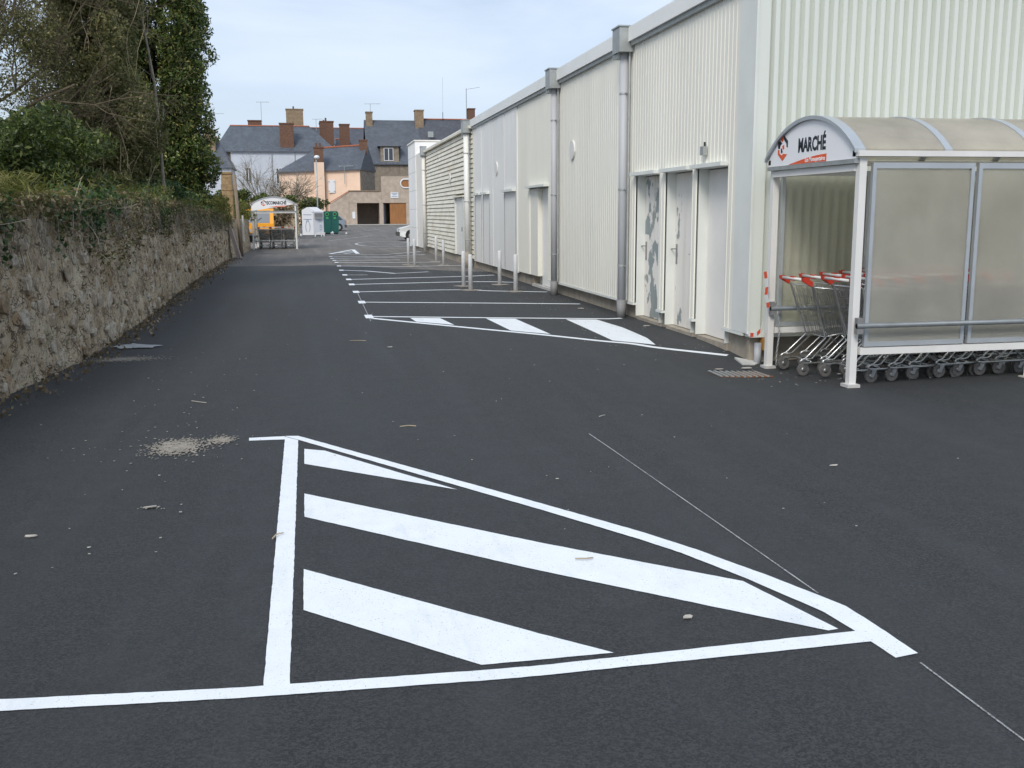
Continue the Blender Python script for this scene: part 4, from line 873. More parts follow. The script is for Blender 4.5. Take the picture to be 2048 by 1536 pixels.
mb.build('wall_body', M['rubble'], SW, True)
# stones bedded in the face: the nearest as parts, the rest as one
def stone_geo(seed):
    r = random.Random(seed); bm = bmesh.new(); n = r.choice((6, 7, 8))
    base = [(0.5*math.cos(2*math.pi*k/n+r.uniform(-.25, .25))*r.uniform(.75, 1.1), 0.5*math.sin(2*math.pi*k/n+r.uniform(-.25, .25))*r.uniform(.75, 1.1)) for k in range(n)]
    V = [(-0.6, a, b) for a, b in base] + [(0.25*r.uniform(.6, 1.3), a*0.95, b*0.95) for a, b in base] + [(0.5*r.uniform(.7, 1.3), a*0.62+r.uniform(-.05, .05), b*0.62+r.uniform(-.05, .05)) for a, b in base]
    F = []
    for q in (0, 1):
        for k in range(n): F.append((q*n+k, q*n+(k+1) % n, (q+1)*n+(k+1) % n, (q+1)*n+k))
    F.append(tuple(range(2*n, 3*n))); return V, F
SG = [stone_geo(k) for k in range(10)]; SM = []
for V, F in SG:
    q = MB(); q.v = V; q.f = F; SM.append(q.mesh('stone', M['stone'], None, False))
cand = []; y = 7.8
while y < 36:
    zrow = 0.02
    h = lin(WH, y)
    while zrow < h-0.06:
        sz = random.uniform(0.09, 0.27); sy = sz*random.uniform(1.0, 1.9)
        if random.random() < 0.62: cand.append((y+random.uniform(-.13, .13), zrow+sz/2, sy, sz*0.9))
        zrow += sz*random.uniform(1.05, 1.35)
    y += random.uniform(0.20, 0.32)
cand.sort(key=lambda c: -(c[2]*c[3])/(c[0]**2.6)); rest = MB()
for i, (y, z, sy, sz) in enumerate(cand):
    x = lin(WB, y)+wall_off(y, z)-0.03*z/1.5; k = random.randrange(10); rot = random.uniform(-.3, .3); dx = random.uniform(0.018, 0.05)
    if i < 290:
        o = link('stone', SM[k], SW, Vector((x, y, z))-SW.location); o.scale = (dx, sy, sz); o.rotation_euler = (rot, 0, 0)
    else:
        V, F = SG[k]; b = len(rest.v); c, s_ = math.cos(rot), math.sin(rot)
        for p in V: rest.v.append((x+p[0]*dx, y+p[1]*sy*c-p[2]*sz*s_, z+p[1]*sy*s_+p[2]*sz*c))
        rest.f += [tuple(b+q for q in f) for f in F]
tag(rest.build('stones', M['stone'], SW, False), kind='stuff')
# gate pillar, post, leaning slab, hanging strip
pl_ = thing('stone_pillar', 'tall narrow brown stone gate pillar rising behind the left wall', 'pillar', (-2.95, 39.4, 0))
z = 0.0; k = 0
while z < 3.05:
    h = random.uniform(0.13, 0.24); j = random.uniform(-.02, .02)
    MB().box(-3.16+j, -2.76+random.uniform(-.02, .02), 39.2+j, 39.7, z+0.006, min(z+h, 3.1)).build('stone', M['pillar'], pl_); z += h
MB().box(-3.12, -2.80, 39.23, 39.66, 0, 3.0).build('core', M['stone_chim'], pl_)
tag(MB().tube([(-2.53, 39.0, -0.02), (-2.58, 39.05, 1.2), (-2.66, 39.12, 3.0)], 0.075, 10, True, 0.06).build('timber_post', M['wood_grey'], None, True), 'weathered leaning post in front of the stone pillar', 'post')
tag(MB().prism([(-2.42, 36.75, 0.01), (-2.53, 36.75, -0.012), (-2.80, 36.75, 1.02), (-2.69, 36.75, 1.05)], (0, 0.55, 0)).build('leaning_slab', M['slab']), 'pinkish concrete slab leaning against the end of the stone wall', 'slab')
tag(MB().box(-2.585, -2.53, 40.95, 41.12, 0.50, 1.50).build('enamel_strip', M['white_pl']), 'tall narrow white strip fixed upright to the left wall', 'sign')
# cross wall behind the far shelter
CW = thing('rear_garden_wall', 'overgrown stone wall running across behind the distant trolley shelter', 'wall', (-3, 66, 0))
mb = MB(); xx = axis([(-9, -0.65, 0.25)])
for x in xx:
    for k in range(13): mb.v.append((x, 66+0.10*(hash_noise(x*3, k*.7)-.5), 2.05*k/12*(1+0.05*hash_noise(x*2, 1))))
    mb.v.append((x, 66.5, 2.0)); mb.v.append((x, 66.5, 0))
for j in range(len(xx)-1):
    for k in range(14): mb.f.append((j*15+k, (j+1)*15+k, (j+1)*15+k+1, j*15+k+1))
mb.f.append(tuple(range((len(xx)-1)*15, len(xx)*15))); mb.build('wall_body', M['rubble'], CW)
MB().box(-9.05, -0.6, 65.9, 66.6, 2.16, 2.24).build('coping', M['stone_chim'], CW)

# ================================================================== HOUSES
def roof(par, x0, x1, y0, y1, ze, zr, hl=0, hr=0, mt='slate_blue', ov=0.3, ridge=True, name='roof'):
    ym = (y0+y1)/2; k = (zr-ze)/((y1-y0)/2); zl = ze-ov*k
    hl0 = hl+ov if hl else 0; hr0 = hr+ov if hr else 0; X0, X1 = x0-ov*0.6, x1+ov*0.6
    v = [(X0, y0-ov, zl), (X1, y0-ov, zl), (X1, y1+ov, zl), (X0, y1+ov, zl), (X0+hl0, ym, zr), (X1-hr0, ym, zr)]
    mb = MB(); n = 6; mb.v = v + [(a, b, c-0.12) for a, b, c in v]
    mb.f = [(0, 1, 5, 4), (2, 3, 4, 5), (3, 0, 4), (1, 2, 5), (7, 6, 10, 11), (9, 8, 11, 10), (6, 9, 10), (8, 7, 11), (0, 6, 7, 1), (2, 8, 9, 3), (1, 7, 8, 2), (3, 9, 6, 0)]
    o = mb.build(name, M[mt], par)
    if ridge: MB().prism([(X0+hl0, ym-0.12, zr-0.03), (X0+hl0, ym, zr+0.09), (X0+hl0, ym+0.12, zr-0.03)], (X1-hr0-X0-hl0, 0, 0)).build('ridge_tiles', M['ridge'], o)
    return o
def chimney(rf, x0, x1, y0, y1, z0, z1, mt='brick', pots=0):
    c = MB(); c.box(x0, x1, y0, y1, z0, z1-0.14); c.box(x0-0.07, x1+0.07, y0-0.07, y1+0.07, z1-0.14, z1); o = c.build('chimney', M[mt], rf)
    for k in range(pots):
        x = x0+(x1-x0)*(k+0.7)/(pots+0.6); MB().lathe((x, (y0+y1)/2, z1), [(0.14, 0), (0.11, 0.45)], 8).build('chimney_pot', M['brick'], rf)
    return o
def yagi(par, x, y, z0, z1, length, ang=0, els=6, r=0.03):
    a = MB(); a.tube([(x, y, z0), (x, y, z1)], r, 5); c, s_ = math.cos(ang), math.sin(ang)
    a.tube([(x-c*length*.35, y-s_*length*.35, z1), (x+c*length*.65, y+s_*length*.65, z1+0.06)], r*0.8, 5)
    for k in range(els):
        f = -.35+k/(els-1); hx = x+c*length*f; hy = y+s_*length*f; q = 0.28-0.02*k
        a.tube([(hx+s_*q, hy-c*q, z1-0.10*(k == 0)), (hx-s_*q, hy+c*q, z1+0.02+0.1*(k == 0))], r*0.5, 4)
    return a.build('aerial', M['galv'], par)
def window(par, x0, x1, z0, z1, y, mull=True, frame='shutter'):
    f = MB(); t_ = 0.07
    f.box(x0, x1, y-0.04, y+0.02, z0, z0+t_); f.box(x0, x1, y-0.04, y+0.02, z1-t_, z1); f.box(x0, x0+t_, y-0.04, y+0.02, z0+t_, z1-t_); f.box(x1-t_, x1, y-0.04, y+0.02, z0+t_, z1-t_)
    if mull: f.box((x0+x1)/2-0.04, (x0+x1)/2+0.04, y-0.04, y+0.02, z0+t_, z1-t_)
    o = f.build('window', M[frame], par); MB().box(x0+0.01, x1-0.01, y-0.018, y+0.015, z0+0.01, z1-0.01).build('pane', M['pane'], o); return o
# white house
WHs = thing('white_house', 'large bluish white house with hipped blue slate roof', 'house', (-4, 139, 0))
MB().box(-9.5, 2.6, 135, 143, 0, 9.7).build('wall', M['white_wall'], WHs); MB().box(-11.6, -9.52, 135.4, 143, 0, 9.6).build('side_wall', M['stone_house'], WHs)
MB().box(-9.6, 2.7, 134.85, 134.995, 9.35, 9.62).build('cornice', M['shutter'], WHs)
rf = roof(WHs, -11.4, 3.8, 135, 143, 9.75, 13.0, 1.6, 3.2); 
chimney(rf, -3.3, -1.55, 135.3, 136.6, 9.9, 13.1); chimney(rf, -7.5, -5.75, 141, 141.8, 11, 13.9, 'brick'); chimney(rf, 1.9, 3.7, 141, 142.4, 10.5, 13.9, 'brick', 1)
yagi(rf, -5.66, 140, 12.5, 16.1, 1.6, 0.2); yagi(rf, 1.4, 140, 12.5, 14.0, 1.3, 0.1, 4)
window(WHs, -7.75, -7.05, 5.4, 7.45, 134.99); window(WHs, -3.95, -3.25, 5.4, 7.4, 134.99); window(WHs, -7.75, -7.05, 2.2, 4.2, 134.99); window(WHs, -3.95, -3.25, 2.2, 4.2, 134.99)
for x in (-4.4, -1.5): MB().tube([(x, 134.93, 0), (x, 134.93, 9.4)], 0.05, 6).build('downpipe', M['galv'], WHs)
# roofs further behind
H2 = thing('far_stone_house', 'distant house with broad stone chimney rising behind the white house', 'house', (0, 165, 0))
MB().box(-6, 9, 162, 170, 0, 12).build('wall', M['stone_house'], H2); rf = roof(H2, -6, 9, 162, 170, 12, 15.0, 0, 0, 'slate_dark')
chimney(rf, -2.9, -0.3, 163, 165, 13, 17.6, 'stone_chim', 1)
H3 = thing('brick_chimney_house', 'slate roofed house with tall brick chimneys behind the peach house', 'house', (5, 150, 0))
MB().box(1.8, 7.4, 148, 154, 0, 9.6).build('wall', M['stone_house'], H3); rf = roof(H3, 1.8, 7.4, 148, 154, 9.7, 12.2, 0, 1.2, 'slate_dark')
chimney(rf, 4.7, 6.1, 147.6, 149, 9, 14.1); chimney(rf, 1.9, 3.3, 147.6, 148.8, 9, 14.2, 'brick', 1)
MB().box(2.2, 3.9, 146.6, 147.9, 9.6, 11.1).build('dormer', M['shutter'], H3); MB().prism([(2.0, 146.5, 11.11), (4.1, 146.5, 11.11), (4.1, 147.9, 11.9), (2.0, 147.9, 11.9)], (0, 0, 0.1)).build('dormer_roof', M['slate_blue'], H3)
# house left, mostly behind the evergreen
H1 = thing('left_slate_house', 'white walled house with slate roof partly hidden by the tall evergreen', 'house', (-11, 124, 0))
MB().box(-16, -8.5, 120, 127, 0, 7.0).build('wall', M['white_wall'], H1); rf = roof(H1, -16, -8.5, 120, 127, 7.1, 10.4, 0, 1.5)
chimney(rf, -11.4, -10.2, 121.6, 122.8, 8, 11.1, 'stone_chim'); window(H1, -11.0, -10.2, 4.4, 6.0, 119.99); yagi(rf, -10.4, 123.5, 9.5, 13.0, 1.8, 0.1, 4)
# peach house
PH = thing('peach_house', 'peach rendered house with slate roof and orange brick chimneys', 'house', (3, 120, 0))
MB().prism([(-3.2, 118.8, 0), (5.85, 117.2, 0), (7.9, 124, 0), (-3, 125, 0)], (0, 0, 6.4)).build('wall', M['peach'], PH)
MB().prism([(5.87, 117.2, 0), (7.95, 124.2, 0), (7.95, 124.2, 6.5), (6.9, 120.7, 9.2), (5.87, 117.2, 6.5)], (0.03, -0.01, 0)).build('gable_wall', M['stone_house'], PH)
mb = MB(); a, b, c, d, e, f = (-3.5, 118.5, 6.25), (5.95, 116.9, 6.55), (8.15, 124.4, 6.6), (-3.2, 125.2, 6.4), (1.2, 121.6, 9.05), (6.98, 120.6, 9.40)
mb.v = [a, b, c, d, e, f] + [(p[0], p[1], p[2]-0.13) for p in (a, b, c, d, e, f)]; mb.f = [(0, 1, 5, 4), (2, 3, 4, 5), (3, 0, 4), (1, 2, 5), (6, 10, 11, 7), (0, 6, 7, 1), (2, 8, 9, 3), (3, 9, 6, 0), (1, 7, 8, 2), (8, 11, 10, 9), (9, 10, 6), (7, 11, 8)]
rf = mb.build('roof', M['slate_blue'], PH); MB().tube([(1.2, 121.6, 9.1), (6.9, 120.6, 9.45)], 0.1, 6).build('ridge_tiles', M['ridge'], rf)
chimney(rf, 0.8, 1.85, 117.3, 118.4, 7.3, 9.0, 'brick', 2); MB().box(0.78, 1.87, 117.28, 118.1, 0.3, 7.28).build('chimney_breast', M['peach'], PH); chimney(rf, 6.05, 6.95, 119.9, 121.0, 8.3, 10.0)
sh = MB().box(2.30, 3.02, 117.62, 117.68, 3.9, 5.35).build('shutter', M['shutter'], PH)
for x in (2.26, 2.86): MB().box(x, x+0.2, 117.59, 117.618, 4.05, 4.12).build('hinge', M['galv'], sh); MB().box(x, x+0.2, 117.59, 117.618, 5.10, 5.17).build('hinge', M['galv'], sh)
MB().tube([(1.95, 117.85, 0.3), (1.95, 117.85, 6.4)], 0.05, 6).build('downpipe', M['galv'], PH)
MB().tube([(4.12, 117.2, 4.9), (4.12, 117.2, 6.7)], 0.035, 5).build('aerial_mast', M['galv'], PH); yagi(PH, 4.12, 117.2, 6.6, 6.85, 1.6, 0.15, 6)
# stone house
SH = thing('stone_house', 'tall brown stone house with long dark slate roof and dormer', 'house', (15, 134, 0))
MB().box(7.6, 24, 130, 139, 0, 8.0).build('wall', M['stone_house'], SH)
rf = roof(SH, 7.6, 14.3, 130, 139, 8.1, 13.5, 0, 0, 'slate_blue', 0.3, False); rf2 = roof(SH, 14.6, 24, 130, 139, 8.1, 13.7, 0, 0, 'slate_dark')
chimney(rf, 7.7, 8.5, 133.8, 135, 12, 14.5, 'stone_chim'); chimney(rf, 14.0, 15.1, 133.6, 135, 11.9, 14.8, 'stone_chim'); chimney(rf2, 21.0, 21.9, 133.8, 135, 12.6, 15.1)
yagi(rf, 8.3, 134.4, 13.5, 15.5, 2.0, 0.08); mst = MB(); mst.tube([(20.8, 134, 13), (20.8, 134, 17.6)], 0.05, 5); mst.tube([(20.8, 134, 17.5), (22.6, 134, 17.8)], 0.03, 5); mst.build('aerial', M['galv'], rf2)
MB().tube([(17.7, 134.3, 13.5), (17.75, 134.3, 19)], 0.02, 4).build('aerial', M['galv'], rf2); MB().tube([(17.7, 134.3, 13.5), (17.7, 134.3, 14.6)], 0.05, 4).build('vent_pipe', M['black'], rf2)
MB().box(9.15, 11.45, 129.9, 132, 7.6, 9.9).build('dormer_wall', M['stone_house'], SH)
mb = MB(); mb.v = [(8.75, 129.6, 9.9), (11.85, 129.6, 9.9), (11.7, 132.6, 9.9), (8.9, 132.6, 9.9), (10.3, 130.6, 11.4), (10.3, 133.2, 11.4)]; mb.f = [(0, 1, 4), (1, 2, 5, 4), (0, 4, 5, 3), (3, 2, 1, 0), (2, 3, 5)]; mb.build('dormer_roof', M['slate_blue'], SH)
window(SH, 9.55, 10.75, 8.1, 9.7, 129.88); MB().box(15.4, 16.1, 131.7, 131.9, 11.2, 11.9).build('roof_window', M['galv'], SH)
# garages with terrace
GA = thing('garage_block', 'pinkish roughcast garage block with two openings below the stone house', 'garage', (7, 114, 0.3))
G0 = 0.3
for x0, x1, z0, z1 in ((4.35, 5.16, G0, 2.68), (7.60, 8.02, G0, 2.68), (10.52, 13.5, G0, 2.68), (4.35, 7.86, 2.69, 3.95), (7.87, 13.5, 2.69, 5.55)):
    MB().box(x0, x1, 112, 112.4, z0, z1).build('wall', M['garage_wall'], GA)
MB().box(4.36, 13.5, 112.41, 118, 2.7, 3.9).build('terrace', M['garage_wall'], GA); MB().box(4.36, 5.1, 112.41, 118, 0, 2.68).build('side_wall', M['garage_wall'], GA)
MB().box(4.3, 7.8, 111.9, 112.5, 3.955, 4.05).build('coping', M['stone_chim'], GA)
MB().prism([(2.25, 112, 0), (4.34, 112, 0), (4.34, 112, 3.9), (2.25, 112, 2.6)], (0, 0.3, 0)).build('ramp_wall', M['garage_wall'], GA); MB().prism([(2.15, 111.9, 2.62), (4.34, 111.9, 3.92), (4.34, 111.9, 4.02), (2.15, 111.9, 2.72)], (0, 0.5, 0)).build('ramp_coping', M['ridge'], GA)
MB().box(5.1, 10.6, 116.5, 116.8, 0, 2.7).build('back_wall', M['garage_wall'], GA); MB().box(7.62, 8.0, 112.41, 116.5, 0, 2.7).build('party_wall', M['garage_wall'], GA); MB().box(10.55, 10.9, 112.41, 116.5, 0, 2.7).build('party_wall', M['garage_wall'], GA)
dr = None
for k in range(12): MB().box(8.74+k*0.147, 8.74+k*0.147+0.142, 112.1, 112.16, G0+0.05, 2.66).build('door_board', M['timber_door'], GA)
MB().prism([(8.06, 112.45, 0.3), (8.10, 112.45, 0.3), (8.42, 113.3, 0.3), (8.38, 113.3, 0.3)], (0, 0, 2.3)).build('open_door_leaf', M['pvc'], GA)
MB().box(4.64, 4.96, 111.95, 111.995, 1.02, 1.75).build('meter_box', M['shutter'], GA)
sg = MB().box(8.85, 9.70, 111.94, 111.995, 3.22, 3.82).build('name_board', M['shutter'], GA)
for z, a, b in ((3.68, 8.93, 9.62), (3.54, 9.05, 9.5), (3.36, 8.95, 9.6)): MB().box(a, b, 111.934, 111.939, z, z+0.07).build('printed_line', M['blue_ink'], sg)
ov_ = MB(); pts = []
for k in range(24):
    a = 2*math.pi*k/24; ca, sa = math.cos(a), math.sin(a); pts.append((10.75+0.35*(1 if ca > 0 else -1)+0.42*ca, 4.78+0.46*sa))
ov_.tube([(x, 111.93, z) for x, z in pts + [pts[0]]], 0.07, 6, False); ob = ov_.build('oval_surround', M['shutter'], GA); MB().prism([(x, 111.99, z) for x, z in pts], (0, -0.02, 0)).build('oval_shutter', M['timber_door'], ob)
MB().box(2.2, 13.5, 111.2, 111.88, 0.1, 0.40).build('kerb', M['concrete_pale'], GA)
# street lamp
SL = thing('street_lamp', 'slender grey street lamp with round head before the peach house', 'street lamp', (0.7, 85, 0))
MB().tube([(0.70, 85, 0), (0.72, 85, 2.5), (0.75, 85, 6.0)], 0.07, 8, True, 0.05).build('pole', M['galv'], SL, True)
MB().lathe((0.80, 85, 5.95), [(0.08, 0), (0.20, 0.06), (0.24, 0.16), (0.18, 0.26), (0.06, 0.31)], 12).build('lamp_head', M['shutter'], SL, True)

# ================================================================== VEGETATION
def leaves(centres, size, flat=0.5, elong=1.6, up=None):
    n = len(centres); C = np.asarray(centres); a = rng.normal(size=(n, 3)); a /= np.linalg.norm(a, axis=1)[:, None]
    if up is not None: a = a*(1-up)+np.array([0, 0, 1])*up; a /= np.linalg.norm(a, axis=1)[:, None]
    b = rng.normal(size=(n, 3)); b -= a*(a*b).sum(1)[:, None]; b /= np.linalg.norm(b, axis=1)[:, None]; c = np.cross(a, b)
    s_ = size*rng.uniform(0.55, 1.35, n)[:, None]
    V = np.stack([C-a*s_*elong/2, C+b*s_*flat+c*s_*0.12, C+a*s_*elong/2, C-b*s_*flat+c*s_*0.12], 1).reshape(-1, 3)
    return V, np.arange(4*n).reshape(n, 4)
def clump_pts(clumps, per):
    P = []
    for (x, y, z, r, rz_) in clumps:
        d = rng.normal(size=(per, 3)); d /= np.linalg.norm(d, axis=1)[:, None]; q = rng.uniform(0.35, 1.08, per)**0.6
        P.append(np.array([x, y, z])+d*q[:, None]*np.array([r, r, rz_]))
    return np.concatenate(P)
def foliage(name, pts, size, mt, parent=None, flat=0.5, elong=1.6, up=None):
    V, F = leaves(pts, size, flat, elong, up)
    if parent is not None: V = V-np.array(wloc(parent))
    return link(name, npmesh(name, V, F, M[mt]), parent)
def limb(mb, p, d, length, r, depth, spread=0.5, gravity=0.0, kids=3, nmin=3):
    P = [Vector(p)]; d = Vector(d).normalized(); segs = 4
    for k in range(segs):
        d = (d+Vector((random.gauss(0, .16), random.gauss(0, .16), random.gauss(0, .13)+gravity))).normalized(); P.append(P[-1]+d*length/segs)
    mb.tube(P, r, 6 if r > 0.03 else (4 if r > 0.008 else 3), False, r*0.55)
    if depth == 0: return
    for k in range(kids+random.randint(0, 1)):
        f = random.uniform(0.3, 1.0); q = P[min(segs, int(f*segs))]
        nd_ = (d+Vector((random.gauss(0, spread), random.gauss(0, spread), random.gauss(0.05, spread)))).normalized()
        limb(mb, q, nd_, length*random.uniform(0.5, 0.75), r*random.uniform(0.42, 0.6), depth-1, spread, gravity, kids, nmin)
# tall evergreen
EV = thing('evergreen_tree', 'tall dense dark evergreen tree behind the left wall', 'tree', (-3.9, 30, 0))
mb = MB(); mb.tube([(-3.9, 30, 0), (-3.85, 30.05, 3), (-3.75, 30, 6), (-3.8, 30, 9.3)], 0.2, 8, True, 0.05)
for k in range(26): z = 1.8+k*0.3; a = k*2.4; mb.tube([(-3.82, 30, z), (-3.82+0.5*math.cos(a), 30+0.5*math.sin(a), z+0.35), (-3.82+0.85*math.cos(a), 30+0.85*math.sin(a), z+0.8)], 0.03, 5, False, 0.01)
mb.build('trunk', M['bark'], EV, True)
cl = []
for k in range(330):
    z = 1.7+8.7*(k+random.random())/330; rr = 1.0*(1-0.25*max(0, (z-7)/3.5))*(0.95 if z < 2.6 else 1.03); a = random.uniform(0, 2*math.pi); q = math.sqrt(random.uniform(.25, 1))*rr
    cl.append((-4.05+q*math.cos(a)*1.32, 30+q*math.sin(a), z, random.uniform(.24, .46), random.uniform(.28, .5)))
foliage('crown', clump_pts(cl, 480), 0.060, 'leaf_dark', EV, 0.38, 1.9)
# ivy tangled tree
TG = thing('ivy_tangled_tree', 'half bare tree smothered in olive ivy and dry stems behind the wall', 'tree', (-3.9, 22, 0))
mb = MB()
for k in range(5):
    x = -4.3+0.3*k; P_ = [Vector((x, 22+random.uniform(-.3, .3), 0.2))]
    for q in range(7): P_.append(P_[-1]+Vector((random.gauss(-.06, .12), random.gauss(0, .08), random.uniform(.9, 1.15))))
    mb.tube(P_, 0.05, 6, False, 0.012)
    for q in range(5): limb(mb, random.choice(P_[2:]), (random.gauss(0, .7), random.gauss(0, .4), 1), random.uniform(.5, 1.1), 0.012, 1, 0.4, 0, 3)
mb.build('trunk', M['bark_grey'], TG, True)
cl = []
for k in range(300):
    z = random.uniform(1.6, 8.6); cx = -3.95-0.05*(z-2); cl.append((cx+random.gauss(0, .46), 21.8+random.gauss(0, .5), z, random.uniform(.2, .42), random.uniform(.25, .5)))
foliage('crown', clump_pts(cl, 460), 0.046, 'leaf_olive', TG, 0.42, 1.7)
mb = MB()
for k in range(170):
    z = random.uniform(1.4, 7.5); x = -3.95-0.05*(z-2)+random.gauss(0, .5); y = 21.2+random.uniform(-.4, .6); d = Vector((random.gauss(0, .28), random.gauss(0, .2), 1)).normalized(); P = [Vector((x, y, z))]
    for q in range(4): d = (d+Vector((random.gauss(0, .2), random.gauss(0, .1), random.gauss(0, .15)))).normalized(); P.append(P[-1]+d*random.uniform(.12, .35))
    mb.tube(P, random.uniform(.003, .010), 3, False)
mb.build('dry_stems', M['twig'], TG)
# bare trees far left
BT = thing('bare_tree', 'leafless tree with a mesh of fine branches at the upper left', 'tree', (-6.0, 19.5, 0))
mb = MB(); limb(mb, (-6.0, 19.5, 0), (0.05, 0, 1), 4.2, 0.17, 1, 0.3, 0, 3)
for d, z in (((0.85, -0.1, 0.45), 2.6), ((0.75, 0.1, 0.75), 3.0), ((0.6, -.2, 0.9), 3.5), ((0.9, 0, 0.30), 2.3), ((0.3, .2, 1), 3.8), ((-.5, 0, .8), 3.2), ((0.7, -.3, .6), 4.0)): limb(mb, (-6.0, 19.5, z), d, 2.5, 0.032, 4, 0.40, 0.02, 4)
mb.build('branches', M['bark'], BT)
cl = [(-4.9+random.gauss(0, .45), 19.6+random.gauss(0, .6), random.uniform(2.2, 5.2), .4, .4) for k in range(70)]
foliage('sparse_leaves', clump_pts(cl, 240), 0.032, 'leaf_olive', BT)
# green bush
BU = thing('green_bush', 'bright green laurel bush rising behind the nearest part of the wall', 'bush', (-3.5, 14.5, 0))
mb = MB()
for k in range(7): limb(mb, (-3.5+random.uniform(-.5, .4), 14.5+random.uniform(-.6, .6), 0.2), (random.gauss(0, .25), random.gauss(0, .2), 1), 1.5, 0.02, 1, 0.35, 0, 3)
tag(mb.build('stems', M['bark'], BU), kind='stuff')
cl = [(-3.55+random.uniform(-.75, .62), 14.5+random.uniform(-1.3, 1.4), random.uniform(1.45, 2.75), random.uniform(.18, .34), random.uniform(.16, .3)) for k in range(95)]
cl += [(-3.9+random.uniform(-.6, .5), 13.2+random.uniform(-1.0, 1), random.uniform(1.4, 2.5), .28, .25) for k in range(35)]
foliage('foliage', clump_pts(cl, 400), 0.038, 'leaf_bush', BU, 0.36, 1.9)
# second shrub between bush and evergreen
B2 = thing('dark_shrub', 'dark leafy shrub on the wall below the evergreen', 'bush', (-3.4, 24, 0))
cl = [(-3.35+random.uniform(-.5, .35), 25+random.uniform(-4.5, 4.0), random.uniform(1.45, 2.2), random.uniform(.2, .34), random.uniform(.15, .26)) for k in range(120)]
foliage('foliage', clump_pts(cl, 260), 0.048, 'leaf_ivy', B2, 0.42, 1.6)
mb = MB()
for k in range(10): limb(mb, (-3.3, 21+k*0.9, 0.3), (random.gauss(0, .2), random.gauss(0, .2), 1), 1.3, 0.02, 0, 0.4, 0, 3)
tag(mb.build('stems', M['bark'], B2), kind='stuff')
# ivy and dry creeper on the wall
P = []; D = []
for k in range(1250):
    y = 7.4+30*random.random()**1.35; h = lin(WH, y); x = lin(WB, y); base = hash_noise(y*0.9, 7.7)
    if base < 0.42 and random.random() < 0.6: continue
    for q in range(9): P.append((x-random.uniform(-.07, .42), y+random.gauss(0, .10), h+random.gauss(0.05, .06)+0.10*base))
    if hash_noise(y*1.7, 2.2) > 0.55:
        dl = random.uniform(0.05, 0.55)*hash_noise(y*2.6, 5.1)*1.2
        for q in range(5): P.append((x+random.uniform(.03, .08), y+random.gauss(0, .06), h-dl*random.random()))
D2 = []
for k in range(2600):
    y = 8+30*random.random()**1.1
    dens = hash_noise(y*1.9, 21.5)
    if dens < 0.35 and random.random() < .7: continue
    h = lin(WH, y); x = lin(WB, y); mid = max(0, min(1, (y-10)/3))*max(0, min(1, (30-y)/8))
    hang = 0.15+0.35*hash_noise(y*2.3, 11.1)+0.75*mid*hash_noise(y*1.2, 4.4)**1.3
    for q in range(6):
        f = random.random()**1.7; (D if random.random() < 0.55 else D2).append((x+random.uniform(.02, .09)-0.12*(f < .1), y+random.gauss(0, .10), h+0.20-hang*1.15*f))
tag(foliage('olive_creeper', np.array(D2), 0.034, 'leaf_olive', None, 0.45, 1.4), 'dull olive green creeper leaves among the dry growth on the wall', 'creeper', kind='stuff')
tag(foliage('ivy', np.array(P), 0.045, 'leaf_ivy', None, 0.5, 1.3), 'glossy green ivy spilling over the top of the stone wall', 'ivy', kind='stuff')
tag(foliage('dry_creeper', np.array(D), 0.034, 'leaf_dry', None, 0.42, 1.5), 'withered brown creeper hanging down the face of the wall', 'creeper', kind='stuff')
mb = MB()
for k in range(750):
    y = 8+29*random.random(); h = lin(WH, y); x = lin(WB, y)+random.uniform(.02, .07); P_ = [Vector((x, y, h+random.uniform(-.1, .12)))]; d = Vector((0.05, random.gauss(0, .5), random.choice((-1, -1, -.8, -.3))))
    for q in range(4): d = (d+Vector((random.gauss(0, .06), random.gauss(0, .35), random.gauss(0, .25)))).normalized(); P_.append(P_[-1]+d*random.uniform(.05, .17)); P_[-1].x = max(P_[-1].x, lin(WB, P_[-1].y)+.015)
    mb.tube(P_, random.uniform(.0015, .004), 3, False)
tag(mb.build('creeper_stems', M['bark_grey']), 'tangle of thin dry creeper stems clinging to the wall face', 'creeper', kind='stuff')
G_ = []
for k in range(9000):
    y = random.choice((random.uniform(7.5, 10.6), random.uniform(7.5, 11.2), random.uniform(27, 37), random.uniform(10, 30), random.uniform(10, 26))); G_.append((lin(WB, y)-random.uniform(-.06, .4), y, lin(WH, y)+random.uniform(0.0, .30)*(0.5+hash_noise(y*2, 9))))
tag(foliage('wall_grass', np.array(G_), 0.06, 'leaf_grass', None, 0.09, 2.0, 0.3), 'yellowish green grass tufts growing on the wall top', 'grass', kind='stuff')
# hedge and bare trees by the far shelter
HD = thing('clipped_hedge', 'dark green hedge above the rear wall behind the distant shelter', 'hedge', (-1, 67, 2))
cl = [(random.uniform(-7, -1.0), 67.3+random.uniform(-.5, .5), random.uniform(1.9, 2.5)+(0.75*math.exp(-((random.uniform(-1, 1))**2))*0 ), .4, .3) for k in range(70)]
cl += [(-5+random.gauss(0, 1.2), 67.2, random.uniform(2.2, 2.9), .35, .3) for k in range(25)]
foliage('foliage', clump_pts(cl, 200), 0.10, 'leaf_dark', HD, 0.45, 1.5)
cl = [(random.uniform(-4, -0.9), 65.93, random.uniform(0.3, 2.1), .3, .3) for k in range(60)]
foliage('trailing_growth', clump_pts(cl, 60)*np.array([1, 1, 1]), 0.09, 'leaf_dry', HD)
HS = thing('evergreen_shrub', 'rounded dark green shrub rising behind the clothes container', 'bush', (0.1, 86, 0))
foliage('foliage', clump_pts([(0.05+random.gauss(0, .6), 86+random.gauss(0, .4), random.uniform(0.8, 2.75), .38, .34) for k in range(60)], 190), 0.10, 'leaf_dark', HS, 0.45, 1.5)
